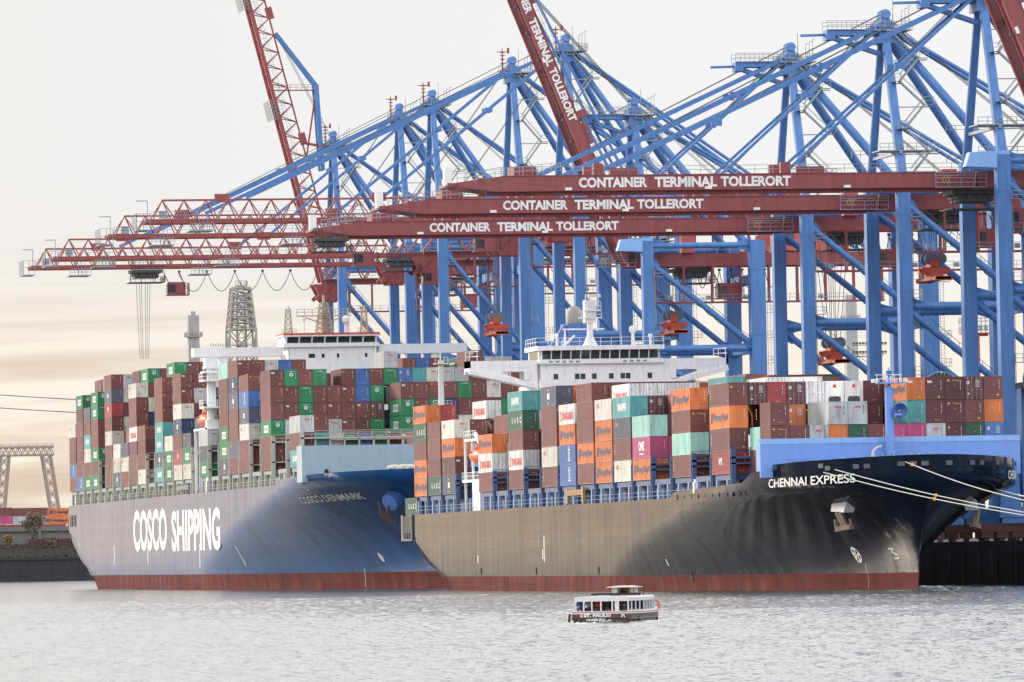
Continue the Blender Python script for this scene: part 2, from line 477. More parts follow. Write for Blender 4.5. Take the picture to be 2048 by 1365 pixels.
# ------------------------------------------------------------------ ship hulls
def hull_mat(name, col, rough, stain, seed, plate=0.25):
    m = bpy.data.materials.new(name)
    m.use_nodes = True
    nt = m.node_tree
    L = nt.links.new
    p = nt.nodes['Principled BSDF']
    p.inputs['Roughness'].default_value = rough
    p.inputs['IOR'].default_value = 1.25
    tc = N(nt, 'ShaderNodeTexCoord')
    def noise(scale, sx, sy, sz, detail=5.0):
        mp = N(nt, 'ShaderNodeMapping')
        mp.inputs['Scale'].default_value = (sx, sy, sz)
        mp.inputs['Location'].default_value = (seed, seed * 2, seed)
        L(tc.outputs['Object'], mp.inputs[0])
        n = N(nt, 'ShaderNodeTexNoise', Scale=scale, Detail=detail, Roughness=0.6)
        L(mp.outputs[0], n.inputs['Vector'])
        return n
    n1 = noise(1.0, 0.05, 0.25, 0.03)              # rain streaks
    a = ramp(nt, [(0.35, tuple(c * 0.8 for c in col)), (0.65, tuple(c * 1.25 for c in col))])
    L(n1.outputs[0], a.inputs[0])
    n2 = noise(1.0, 0.06, 0.5, 0.05, 8.0)
    st = ramp(nt, [(0.50, (0, 0, 0)), (0.78, (0.75, 0.75, 0.75))])
    L(n2.outputs[0], st.inputs[0])
    mx = N(nt, 'ShaderNodeMix', _data_type='RGBA')
    mx.inputs['B'].default_value = (*stain, 1)
    L(st.outputs[0], mx.inputs['Factor']); L(a.outputs[0], mx.inputs['A'])
    L(mx.outputs['Result'], p.inputs['Base Color'])
    # dented plating: strakes and frames
    h1 = noise(1.0, 0.3, 0.006, 0.75, 1.5)
    h2 = noise(1.0, 0.3, 0.10, 0.45, 2.0)
    b1 = N(nt, 'ShaderNodeBump', Strength=plate, Distance=0.03)
    L(h1.outputs[0], b1.inputs['Height'])
    sx_ = N(nt, 'ShaderNodeSeparateXYZ')
    L(tc.outputs['Object'], sx_.inputs[0])
    cb = N(nt, 'ShaderNodeCombineXYZ')
    L(sx_.outputs['Y'], cb.inputs['X']); L(sx_.outputs['Z'], cb.inputs['Y'])
    br = N(nt, 'ShaderNodeTexBrick', Scale=1.0)
    br.inputs['Brick Width'].default_value = 21.0
    br.offset = 0.37
    br.inputs['Row Height'].default_value = 1.25
    br.inputs['Mortar Size'].default_value = 0.03
    br.inputs['Mortar Smooth'].default_value = 1.0
    br.inputs['Color1'].default_value = (0.35, 0.35, 0.35, 1)
    br.inputs['Color2'].default_value = (0.65, 0.65, 0.65, 1)
    br.inputs['Mortar'].default_value = (1, 1, 1, 1)
    L(cb.outputs[0], br.inputs['Vector'])
    b3 = N(nt, 'ShaderNodeBump', Strength=0.3, Distance=0.012)
    L(br.outputs['Color'], b3.inputs['Height']); L(b1.outputs[0], b3.inputs['Normal'])
    b1 = b3
    b2 = N(nt, 'ShaderNodeBump', Strength=plate * 0.5, Distance=0.02)
    L(h2.outputs[0], b2.inputs['Height']); L(b1.outputs[0], b2.inputs['Normal'])
    L(b2.outputs[0], p.inputs['Normal'])
    rr = ramp(nt, [(0.35, (rough * 0.8,) * 3), (0.60, (rough * 1.6,) * 3), (0.75, (min(1, rough * 4.5),) * 3)])
    L(n2.outputs[0], rr.inputs[0])
    low_ = N(nt, 'ShaderNodeMapRange')              # chalky, scuffed paint towards the water
    low_.inputs['From Min'].default_value = 7.5
    low_.inputs['From Max'].default_value = 2.0
    low_.inputs['To Max'].default_value = 0.16
    L(sx_.outputs['Z'], low_.inputs['Value'])
    pl_ = N(nt, 'ShaderNodeMath', _operation='MULTIPLY')
    L(br.outputs['Color'], pl_.inputs[0]); pl_.inputs[1].default_value = rough
    ad_ = N(nt, 'ShaderNodeMath', _operation='ADD')
    L(rr.outputs[0], ad_.inputs[0]); L(low_.outputs[0], ad_.inputs[1])
    a2_ = N(nt, 'ShaderNodeMath', _operation='ADD')
    L(ad_.outputs[0], a2_.inputs[0]); L(pl_.outputs[0], a2_.inputs[1])
    L(a2_.outputs[0], p.inputs['Roughness'])
    n3 = noise(1.0, 0.06, 0.42, 0.045, 7.0)          # grime runs dull the gloss
    sp = ramp(nt, [(0.36, (0.52, 0.52, 0.52)), (0.50, (0.42, 0.42, 0.42)), (0.64, (0.24, 0.24, 0.24))])
    L(n3.outputs[0], sp.inputs[0])
    bv_ = ramp(nt, [(0.35, (1, 1, 1)), (0.65, (0.80, 0.80, 0.80)), (0.95, (0.35, 0.35, 0.35))])
    L(br.outputs['Color'], bv_.inputs[0])
    sm_ = N(nt, 'ShaderNodeMath', _operation='MULTIPLY')
    L(sp.outputs[0], sm_.inputs[0]); L(bv_.outputs[0], sm_.inputs[1])
    L(sm_.outputs[0], p.inputs['Specular IOR Level'])
    return m
HBLUE = hull_mat('blue_hull_paint', (0.009, 0.064, 0.195), 0.06, (0.05, 0.075, 0.14), 1.7)
HBLACK = hull_mat('black_hull_paint', (0.004, 0.008, 0.020), 0.045, (0.013, 0.015, 0.020), 5.1)
BOOT = hull_mat('red_boot_topping', (0.112, 0.032, 0.030), 0.45, (0.075, 0.048, 0.040), 9.3)
def lerp(a, b, t): return a + (b - a) * t
class Hull:
    def __init__(s, xc, H, ytip, ystern, ov, Lw, Ld, tops, boot, zk, slen, ptop=2.3, qtop=1.95):
        s.ptop, s.qtop = ptop, qtop
        s.xc, s.H, s.ytip, s.ystern, s.ov, s.Lw, s.Ld, s.tops, s.boot, s.zk, s.slen = xc, H, ytip, ystern, ov, Lw, Ld, tops, boot, zk, slen
        s.zf = tops[0][1]
        s.zflare = tops[-1][1] + 0.6
    def top(s, y):
        t = s.tops
        if y <= t[0][0]: return t[0][1]
        for (a, za), (b, zb) in zip(t, t[1:]):
            if y <= b: return lerp(za, zb, (y - a) / (b - a))
        return t[-1][1]
    def line(s, z):
        g = max(0.0, min(1.0, z / s.zflare))
        gg = g ** 2.0
        ts = s.ov * (1 - g ** 2.0)
        return ts, lerp(s.Lw, s.Ld, gg), lerp(1.45, s.ptop, gg), lerp(1.05, s.qtop, gg)
    def half(s, y, z):
        ts, L, p, q = s.line(z)
        t = y - s.ytip - ts
        if t <= 0: return 0.0
        b = s.H * max(0.0, 1 - (1 - min(t / L, 1)) ** p) ** (1 / q)
        d = s.ystern - y                           # counter: the run rises towards the stern
        if d < s.slen:
            zk = s.zk * (1 - d / s.slen) ** 1.25
            zz = (z - zk) / (0.4 + 3.2 * (1 - d / s.slen))
            b *= max(0.0, min(1.0, zz)) ** 0.45 if zz < 1 else 1.0
        return b
    def build(s, name, parent, mtop, mboot):
        ny = 130
        ys = [s.ytip + (s.ystern - s.ytip) * (1.0 * (k / ny)) for k in range(ny + 1)]
        nb = 140
        ss = [k / nb for k in range(nb + 1)]
        zs = [-1.5, 0, s.boot * 0.5, s.boot] + [s.boot + (1 - s.boot / s.zf) * s.zf * k / 14 for k in range(1, 15)]
        # per level: param along each waterline so that the stem closes cleanly
        rows = []
        for z in zs:
            row = []
            for k in range(nb + 1):
                u = (k / nb) ** 1.7
                ts = s.line(max(z, 0))[0]
                y = lerp(s.ytip + ts, s.ystern, u)
                zz = z
                if z > s.boot: zz = s.boot + (z - s.boot) * (s.top(y) - s.boot) / (s.zf - s.boot)
                row.append((y, zz, s.half(y, max(zz, 0.0) if z >= 0 else 0.0)))
            rows.append(row)
        mb = MB()
        for side in (-1, 1):
            n0 = len(mb.v)
            vs = [(s.xc + side * b, y, z) for row in rows for (y, z, b) in row]
            fs, ms = [], []
            w = nb + 1
            for i in range(len(zs) - 1):
                for k in range(nb):
                    f = (i * w + k, i * w + k + 1, (i + 1) * w + k + 1, (i + 1) * w + k)
                    fs.append(f if side < 0 else f[::-1])
                    ms.append(1 if i < 3 else 0)
            fs = [tuple(a for a in f) for f in fs]
            mb.add(vs, fs); mb.m[-len(fs):] = ms
        # transom and deck
        w = nb + 1
        nl = len(zs)
        tot = nl * w
        for i in range(nl - 1):
            a, b = i * w + nb, (i + 1) * w + nb
            mb.f.append((a, tot + a, tot + b, b)); mb.m.append(1 if i < 3 else 0)
        for k in range(nb):
            y0, y1 = rows[-1][k][0], rows[-1][k + 1][0]
            z0, z1 = rows[-1][k][1] - 1.0, rows[-1][k + 1][1] - 1.0
            h0, h1 = rows[-1][k][2] - 0.05, rows[-1][k + 1][2] - 0.05
            mb.add([(s.xc - h0, y0, z0), (s.xc + h0, y0, z0), (s.xc + h1, y1, z1), (s.xc - h1, y1, z1)], [(0, 1, 2, 3)], 2)
        o = mb.build(name, [mtop, mboot, SHIPBLUE], parent, smooth=True)
        return o
    def curve(s, z, side, n=300, ymax=None):
        """points along the level z from the stem aft with running length"""
        ts = s.line(z)[0]
        pts, acc, last = [], 0.0, None
        for k in range(n + 1):
            y = lerp(s.ytip + ts + 0.01, ymax or s.ystern, (k / n) ** 1.6)
            p = Vector((s.xc + side * (s.half(y, z)), y, z))
            if last is not None: acc += (p - last).length
            pts.append((acc, p)); last = p
        return pts
    def aty(s, y, z, side, off=0.14):
        e = 0.5
        h0, h1 = s.half(y - e, z), s.half(y + e, z)
        n = Vector((side, -(h1 - h0) / (2 * e), 0)).normalized()
        return Vector((s.xc + side * s.half(y, z), y, z)) + n * off, math.sqrt(1 + ((h1 - h0) / (2 * e)) ** 2)
    def at(s, z, side, arc, off=0.14, _c={}):
        key = (id(s), round(z, 2), side)
        if key not in _c: _c[key] = s.curve(z, side)
        c = _c[key]
        for (a, p), (b, q) in zip(c, c[1:]):
            if arc <= b:
                r = p.lerp(q, (arc - a) / max(1e-6, b - a))
                d = (q - p).normalized()
                return r + Vector((side * abs(d.y), -abs(d.x), 0)) * off
        return c[-1][1]
    def arc_of(s, z, side, y):
        for a, p in s.curve(z, side):
            if p.y >= y: return a
        return 0
    def text(s, mb, txt, side, z0, z1, arc0, arc1, mi=0, off=0.0, dz=0.0):
        """arc0 = left end, arc1 = right end as read from outside"""
        vs, fs = text_shape(txt, off)
        out = []
        for x, y in vs:
            zz = lerp(z0, z1, y) + dz * x
            out.append(s.at(round(zz, 1), side, lerp(arc0, arc1, x)) * 1.0)
            out[-1].z = zz
        mb.add(out, fs, mi)
CE = Hull(201.6, 17.1, 840.5, 1139.5, 9.5, 112, 35,
          [(840, 16.5), (848, 16.2), (856, 16.0), (865, 15.6), (868.5, 14.8), (873, 13.7), (916, 13.1), (919, 12.3), (1140, 12.1)], 2.15, 6.2, 46, 2.0, 1.72)
CDH = Hull(200.3, 25.8, 1153, 1529, 12.0, 150, 32,
           [(1153, 20.0), (1178, 19.4), (1200, 19.1), (1212, 19.0), (1214, 18.2), (1530, 17.9)], 2.9, 8.0, 50)
ship_ce = empty('container_ship', (0, 0, 0), 'black-hulled container ship with white bridge and blue breakwater, moored in front', 'ship')
ship_cd = empty('container_ship', (0, 0, 0), 'blue-hulled container ship with white wording on its side, moored behind', 'ship')
hull_ce = CE.build('hull', ship_ce, HBLACK, BOOT)
hull_cd = CDH.build('hull', ship_cd, HBLUE, BOOT)
# ------------------------------------------------------------------ black ship: lettering, superstructure, deck gear
def near_arc(h, z, side, px):
    """running length on the hull at level z whose picture column is px"""
    c = h.curve(z, side, 240)
    best = min(c, key=lambda ap: abs(proj(ap[1])[0] - px) if ap[1].y < h.ytip + 140 or side < 0 else 9e9)
    return best[0]
m = MB()
CE.text(m, 'CHENNAI EXPRESS', -1, 12.9, 14.0, near_arc(CE, 13.4, -1, 1541), near_arc(CE, 13.4, -1, 1714), off=0.012, dz=0.35)
CE.text(m, 'CHENNAI EXPRESS', 1, 13.4, 14.5, 17.0, 33.0, off=0.012)
m.build('name_lettering', LETW, hull_ce)
m = MB()
def y_at(h, z, px, side=-1):
    """hull station at level z that shows at picture column px"""
    return min((h.ytip + 1 + k * .25 for k in range(1500) if h.ytip + 1 + k * .25 < h.ystern), key=lambda y: abs(proj(h.aty(y, z, side)[0])[0] - px) + (0 if h.half(y, z) > 0 else 1e6))
def hull_strip(h, mb, side, y0, z0, y1, z1, w, mi=0):
    n = 5
    for k in range(n):
        (p, _), (q, _) = [h.aty(lerp(y0, y1, t), lerp(z0, z1, t), side, .08) for t in (k / n, (k + 1) / n)]
        d = (q - p).normalized()
        s = d.cross(Vector((side, -.3, 0)).normalized()).normalized() * w / 2
        mb.quad(p - s, q - s, q + s, p + s); mb.m[-1] = mi
def hull_disc(h, mb, side, y, z, r0, r1, n=28, mi=0, keep=None):
    ring = []
    f = h.aty(y, z, side)[1]
    for r in (r0, r1):
        for k in range(n):
            t = 2 * math.pi * k / n
            ring.append(h.aty(y + r * math.cos(t) / f, z + r * math.sin(t), side, .09)[0])
    mb.add(ring, [(k, (k + 1) % n, n + (k + 1) % n, n + k) for k in range(n) if keep is None or keep(k)], mi)
aT = y_at(CE, 4.4, 1712)
hull_disc(CE, m, -1, aT, 4.4, 0.80, 1.0)                                   # bow thruster mark
hull_disc(CE, m, -1, aT, 4.4, 0.05, 0.82, keep=lambda k: (k // 3) % 2 == 0)
a3 = y_at(CE, 4.6, 1780)                                           # bulb mark
for (x0, z0, x1, z1) in ((0, 5.1, .7, 5.1), (.7, 5.1, .25, 4.7), (.25, 4.7, .9, 4.35), (.9, 4.35, .95, 3.9), (.95, 3.9, .35, 3.9)):
    hull_strip(CE, m, -1, a3 - x0 * 1.7, z0, a3 - x1 * 1.7, z1, 0.12)
for k in range(12):
    ad = y_at(CE, 1.8, 1734 + k * 0.2)
    hull_strip(CE, m, -1, ad, 0.35 + k * 0.26, ad, 0.45 + k * 0.26, 0.12)
for px, z0, z1 in ((1333, 3.4, 4.3), (1088, 4.2, 8.0), (1085, 4.6, 6.0), (955, 4.2, 5.3)):
    ad = y_at(CE, 4, px)
    hull_strip(CE, m, -1, ad, z0, ad, z1, 0.22)
m.build('draught_marks', LETW, hull_ce)
m = MB()
for px, z in ((960, 2.9), (1070, 2.9), (1195, 2.9), (1376, 1.9)):
    ad = y_at(CE, 3, px)
    hull_disc(CE, m, -1, ad, z, 0.02, 0.6, n=10)
for k in range(11):
    ad = y_at(CE, 12.2, 1352 + k * 14)
    hull_disc(CE, m, -1, ad, 12.35, 0.02, 0.28 if k % 3 else 0.42, n=8)
m.each('hull_opening', BLACK, hull_ce)
# anchor pocket and anchor on each bow
for side, px, nm in ((-1, 1690, 's'), (1, 1930, 'p')):
    z = 10.6
    a = near_arc(CE, z, -1, 1690)
    P = CE.at(z, side, a, 0.0)
    T = (CE.at(z, side, a + 1.5, 0) - CE.at(z, side, a - 1.5, 0)).normalized()      # aft along the hull
    O = Vector((side * abs(T.y), -abs(T.x), 0))
    U = Vector((0, 0, 1))
    m = MB()
    def pt(u, v, w): return P + T * u + U * v + O * w
    fr = [pt(2.1, 0.35, 0.25), pt(-1.7, 0.95, 0.55), pt(-1.25, -0.95, 1.0), pt(2.1, -0.75, 0.45)]
    bk = [p - O * 1.6 for p in fr]
    m.add(fr + bk, [(0, 1, 2, 3), (4, 7, 6, 5), (0, 4, 5, 1), (1, 5, 6, 2), (2, 6, 7, 3), (3, 7, 4, 0)])
    ap = m.build('anchor_shelf', LETD, ship_ce)
    m = MB()
    m.beam(pt(0.5, -0.9, 0.7), pt(-0.8, -2.9, 0.5), 0.5, 0.4)
    m.beam(pt(-0.1, -0.9, 0.7), pt(-1.5, -2.9, 0.5), 0.4, 0.4)
    m.beam(pt(0.6, -3.0, 0.6), pt(-2.2, -2.7, 0.4), 0.8, 0.6)
    m.beam(pt(0.6, -3.0, 0.6), pt(1.0, -1.8, 0.5), 0.5, 0.25)
    m.beam(pt(-2.2, -2.7, 0.4), pt(-2.0, -1.7, 0.5), 0.5, 0.25)
    m.build('anchor', mat('rusty_anchor', (0.17, 0.13, 0.11), 0.8, var=0.4, dirt=0.8, dcol=(0.3, 0.14, 0.06), scale=2), ship_ce)
# breakwater
BY = 861.5
bl, br = pix(1520, 880, Y=BY).x, pix(2040, 880, Y=BY).x
m = MB()
m.box(bl, br, BY, BY + 0.5, 14.2, 18.3)
m.add([(bl, BY - .02, 18.3), (br, BY - .02, 18.3), (br, BY + 1.1, 19.0), (bl, BY + 1.1, 19.0)], [(0, 1, 2, 3)])
m.box(bl, bl + 0.6, BY + 0.5, BY + 2.5, 15.0, 18.3)
m.box(br - 0.6, br, BY + 0.5, BY + 2.5, 15.0, 18.3)
brk = m.build('breakwater', BRKBLUE, ship_ce)
m = MB()
m.add([(bl, BY - .06, 18.32), (br, BY - .06, 18.32), (br, BY - .03, 19.0), (bl, BY - .03, 19.0)], [(0, 1, 2, 3)])
m.build('top_strake', BLUEP, brk)
m = MB()
for x in (pix(1682, 930, Y=BY).x, pix(1835, 925, Y=BY).x):
    m.add([(x + 0.55 * math.cos(t), BY - 0.05, 15.2 + max(-0.6, 0.9 * math.sin(t))) for t in [R(a) for a in range(0, 360, 20)]], [tuple(range(18))])
m.each('doorway', BLACK, brk)
m = MB()
for x in (pix(1682, 930, Y=BY).x, pix(1892, 925, Y=BY).x): m.box(x - 0.45, x + 0.45, BY - 0.7, BY, 16.4, 16.55)
for x in (pix(1600, 930, Y=BY).x, pix(2003, 925, Y=BY).x):
    m.rail([(x - 1.2, BY - 0.5, 15.3), (x + 1.2, BY - 0.5, 15.3)], 1.3, 1.2)
m.build('ladder_rails', BLUEP, brk)
# mooring winches and fairleads on the forecastle
m = MB()
for px, r in ((1766, 1.0), (1838, 1.0)):
    c = pix(px, 912, Y=BY - 5)
    m.tube((c.x - 1.2, c.y, 16.0), (c.x + 1.2, c.y, 16.0), r * 0.55, n=12)
    for d in (-1.2, -0.2, 1.2): m.tube((c.x + d - .06, c.y, 16.0), (c.x + d + .06, c.y, 16.0), r, n=16)
    m.box(c.x - 1.6, c.x + 1.9, c.y - 0.4, c.y + 0.8, 14.6, 15.6)
wn = m.build('mooring_winch', mat('winch_steel', (0.30, 0.38, 0.48), 0.4, metal=0.4, streak=False, scale=1), ship_ce)
m = MB()
for k in range(7):
    c = pix(1785 + k * 5, 915, Y=BY - 5.5)
    m.lathe([(0.3, 0), (0.55, .1), (0.6, .25), (0.4, .45)], (c.x, c.y, 15.6 + 0.25 * rnd.random()), 8)
m.path([pix(x, y, Y=BY - 6) for x, y in ((1745, 914), (1746, 905), (1750, 898), (1757, 894), (1763, 893))], 0.16)
m.build('coiled_rope', mat('pale_rope', (0.62, 0.58, 0.48), 0.8, streak=False, scale=2), ship_ce)
m = MB()
for px, dz in ((1555, 0), (1645, 0), (1665, -.3), (1722, -.2), (1745, -.2), (1810, 0), (1830, 0), (1860, 0), (1890, 0), (1940, 0), (1958, 0), (1990, 0), (2030, 0)):
    side = -1 if px < 1862 else 1
    z = 15.4 + dz
    a = near_arc(CE, z, side, px) if side < 0 else min(CE.curve(z, 1, 240), key=lambda ap: abs(proj(ap[1])[0] - px) + (99 if ap[1].y > 870 else 0))[0]
    P = CE.at(z, side, a, 0.02)
    Q = CE.at(z, side, a + 0.9, 0.02)
    m.beam(P, Q, 0.30, 0.55)
m.each('fairlead', mat('worn_fairlead_steel', (0.09, 0.10, 0.12), 0.45, metal=0.5, streak=False, scale=2), ship_ce)
# foremast
m = MB()
fm = pix(1780, 880, Y=BY - 1.5)
def fz(y): return pix(1780, y, Y=BY - 1.5).z
m.tube((fm.x, fm.y, 14.5), (fm.x, fm.y, fz(775)), 0.62, 0.50, n=14)
m.tube((fm.x, fm.y, fz(775)), (fm.x, fm.y, fz(735)), 0.25, 0.10)
m.box(fm.x - 1.5, fm.x + 1.5, fm.y - 1, fm.y + 1, fz(768), fz(765))
m.box(fm.x + .35, fm.x + 1.2, fm.y - 1.3, fm.y - .2, fz(832), fz(828))
mast = m.build('foremast', BRKBLUE, ship_ce)
m = MB()
m.rail([(fm.x - 1.5, fm.y - 1, fz(766)), (fm.x + 1.5, fm.y - 1, fz(766)), (fm.x + 1.5, fm.y + 1, fz(766)), (fm.x - 1.5, fm.y + 1, fz(766)), (fm.x - 1.5, fm.y - 1, fz(766))], 1.0, 1.0, 0.06)
m.build('mast_railing', LETW, mast)
m = MB()
for d in (-2.1, -1.6, 1.5, 2.0): m.lathe([(.05, 0), (.3, .1), (.3, .5), (.05, .55)], (fm.x + d, fm.y - .6, fz(767)), 8)
m.each('floodlight', LAMPM, mast)
m = MB()
m.lathe([(.15, .1), (.25, -.3), (.95, -.9), (.9, -.95), (.1, -.4)], (fm.x + 1.1, fm.y - .3, fz(822)), 16, ax='y')
m.box(fm.x - .3, fm.x + .3, fm.y - .4, fm.y + .3, fz(752), fz(742))
m.build('fog_horn', mat('fog_horn_blue', (0.04, 0.10, 0.30), .4), mast)
# bridge house
HY = 1062.0
def HX(px): return pix(px, 720, Y=HY).x
def HZ(py, px=1200): return pix(px, py, Y=HY).z
m = MB()
m.box(HX(1081), HX(1327), HY, HY + 13, 12, HZ(727))
m.box(HX(1062), HX(1081), HY + 1.5, HY + 11, 12, HZ(770))
house = m.build('deckhouse', WHITE, ship_ce)
m = MB()
for px in (1111, 1154, 1165.5, 1188, 1222, 1245, 1255.5, 1299):
    x, z = HX(px), HZ(752.5)
    m.box(x - .36, x + .36, HY - .03, HY + .05, z - .42, z + .42)
m.each('window', GLASS, house)
m = MB()                                            # bridge deck with raked window band
x0, x1 = HX(1075), HX(1327)
zb, zw0, zw1, zr = HZ(727), HZ(717.5), HZ(700), HZ(691)
m.box(x0, x1, HY - 0.6, HY + 11, zb, zb + .25)
m.box(x0 + .4, x1 - .4, HY + .6, HY + 10, zb + .25, zw0)
m.box(x0 + .4, x1 - .4, HY + 1.0, HY + 10, zw0, zw1)
m.box(x0 - .1, x1 + .1, HY - .5, HY + 10.5, zw1, zr)
m.box(x0 + .2, x1 - .2, HY - .62, HY - .5, zb + .25, HZ(719))
bridge = m.build('bridge', WHITE, house)
m = MB()
nwin = 12
for k in range(nwin):
    a, b = lerp(x0 + .7, x1 - .7, (k + .06) / nwin), lerp(x0 + .7, x1 - .7, (k + .94) / nwin)
    y0, y1 = HY + .55, HY + .1
    m.add([(a, y0, zw0 + .05), (b, y0, zw0 + .05), (b, y1, zw1 - .03), (a, y1, zw1 - .03)], [(0, 1, 2, 3)])
m.quad((x0 + .36, HY + 2, zw0), (x0 + .36, HY + 9, zw0), (x0 + .36, HY + 9, zw1), (x0 + .36, HY + 2, zw1))
m.each('bridge_window', GLASS, bridge)
m = MB()
for k in range(nwin + 1):
    a = lerp(x0 + .7, x1 - .7, k / nwin)
    m.beam((a, HY + .53, zw0), (a, HY + .08, zw1), .16, .12)
m.each('window_post', WHITE, bridge)
m = MB()
for k in list(range(1, 6)) + list(range(12, 16)):
    a = lerp(x0 + .9, x1 - .9, k / 17)
    m.box(a - .28, a + .28, HY - .64, HY - .6, HZ(725), HZ(721))
m.each('vent_grille', GALV, bridge)
for sgn, xe, xi in ((-1, HX(938), x0), (1, HX(1457), x1)):
    m = MB()
    zt, zt2, zlo = HZ(719), HZ(740), HZ(771)
    m.box(min(xe, xi), max(xe, xi), HY + .3, HY + 4.5, zt2 + (HZ(733) - zt2), zt)
    for yy in (HY + .32, HY + 4.1):
        m.add([(xe, yy, zt2), (xe, yy, HZ(733)), (xi, yy, HZ(733)), (xi, yy, zlo), (lerp(xe, xi, .80), yy, lerp(zt2, zlo, .80)), (lerp(xe, xi, .80), yy, HZ(741)), (lerp(xe, xi, .5), yy, HZ(741)), (lerp(xe, xi, .48), yy, HZ(744)), (lerp(xe, xi, .80), yy, lerp(zt2, zlo, .62))],
              [(0, 1, 7), (1, 6, 7), (1, 2, 5, 6), (2, 3, 5), (3, 4, 5), (3, 4, 8), (0, 7, 8), (0, 8, 3)], 0)
        m.beam((xe, yy, zt2), (xi, yy, zlo), .5, .7)
        m.beam((lerp(xe, xi, .85), yy, zlo + 1), (lerp(xe, xi, .85), yy, zt2), .6, .7)
    m.box(min(xe, xe + sgn * -.3), max(xe, xe - sgn * .3), HY + .3, HY + 4.5, zt2, zt)
    m.build('bridge_wing', WHITE, house)
m = MB()
m.rail([(x0, HY - .4, zr), (x1, HY - .4, zr)], 1.2, 1.6, .07)
m.rail([(x0, HY + 10, zr), (x0, HY - .4, zr)], 1.2, 2, .07)
for xe in (HX(940), HX(1438)): m.rail([(xe, HY + .5, HZ(719)), (xe + 1.5, HY + .5, HZ(719)), (xe + 1.5, HY + 4, HZ(719)), (xe, HY + 4, HZ(719))], 1.5, 1.4, .08)
m.build('roof_railing', WHITE, house)
m = MB()                                            # radar mast
mx = HX(1186)
zr0 = zr
m.tube((mx, HY + 2, zr0), (mx, HY + 2, HZ(640)), .55, .42, 12)
m.lathe([(1.3, 0), (.9, .5), (.55, 1.4)], (mx, HY + 2, zr0), 10)
m.box(mx - .9, mx + .8, HY + 1.2, HY + 2.8, HZ(645), HZ(600))
m.box(mx - 1.9, mx + 1.6, HY + .8, HY + 1.1, HZ(637), HZ(634))
m.box(mx - 1.3, mx + 1.5, HY + .8, HY + 1.1, HZ(622), HZ(619))
m.box(mx - .3, mx + 1.6, HY + 1.0, HY + 1.4, HZ(594), HZ(588))
m.box(mx - 4.2, mx + 2.2, HY + 1.8, HY + 2.2, HZ(659), HZ(656))
m.tube((mx - .6, HY + 2, HZ(600)), (mx - .6, HY + 2, HZ(588)), .08)
m.rail([(mx - 1.6, HY + .6, HZ(637)), (mx + 1.6, HY + .6, HZ(637))], 1.2, .8)
m.rail([(mx - 1.3, HY + .6, HZ(619)), (mx + 1.5, HY + .6, HZ(619))], 1.2, .8)
m.beam((mx - 3.9, HY + 2, zr0), (mx - 3.9, HY + 2, HZ(657)), .2); m.beam((mx - 4.2, HY + 2, zr0), (mx - 2.4, HY + 2, HZ(670)), .3)
m.build('radar_mast', WHITE, house)
m = MB()
for px, r, b in ((1120, .3, 672), (1273, .6, 665), (1308, .35, 676)):
    x = HX(px)
    m.tube((x, HY + 2.5, zr0), (x, HY + 2.5, HZ(b)), r * .55, r * .4, 8)
    m.lathe([(r * .5, -r), (r, -r * .4), (r, .2), (r * .7, r * .75), (0.02, r)], (x, HY + 2.5, HZ(b) + r * .8), 12)
m.build('satellite_dome', WHITE, house)
m = MB()
fx0, fx1 = pix(1133, 680, Y=HY + 9).x, pix(1171, 680, Y=HY + 9).x
m.box(fx0, fx1, HY + 8, HY + 14, zr - 4, HZ(643))
m.beam((fx0 - 2.2, HY + 9, zr), (fx0, HY + 9, HZ(648)), 1.2, 1.0)
fun = m.build('funnel', mat('funnel_blue', (.07, .16, .42), .45), ship_ce)
m = MB()
cx = (fx0 + fx1) / 2
m.lathe([(1.32, 0), (1.36, 1.0), (1.28, 1.8), (.9, 2.45), (.3, 2.75), (.02, 2.8)], (cx, HY + 10, HZ(643)), 20)
m.build('funnel_dome', mat('funnel_grey', (.36, .35, .31), .6, dirt=.5), fun)
# side casing, crane post and lifeboat abreast the house
m = MB()
cx0 = 185.0
m.box(cx0, cx0 + 3.2, 1068, 1074.5, 12.2, 16.6)
m.box(cx0, cx0 + 4.5, 1066.5, 1084, 16.6, 17.0)
m.box(cx0 + .2, cx0 + 3.5, 1072, 1083, 22.9, 23.3)
for y in (1069, 1076, 1083): m.beam((cx0 + .4, y, 12.2), (cx0 + .4, y, 23.0), .35)
m.beam((cx0 + .2, 1068.3, 17.0), (cx0 + .2, 1068.3, 22.4), .5); m.beam((cx0 + .2, 1068.3, 22.4), (cx0 + .2, 1072.5, 24.0), .5)
m.box(cx0 + 7.5, cx0 + 10.8, 1068, 1073, 24, 28.6)
m.rail([(cx0 + 7.5, 1068, 28.6), (cx0 + 10.8, 1068, 28.6), (cx0 + 10.8, 1073, 28.6)], 1.2, 1.1)
m.rail([(cx0 + .2, 1072, 23.3), (cx0 + .2, 1083, 23.3)], 1.2, 1.5)
m.rail([(cx0, 1066.5, 17), (cx0, 1084, 17)], 1.1, 1.5)
cas = m.build('boat_deck', WHITE, house)
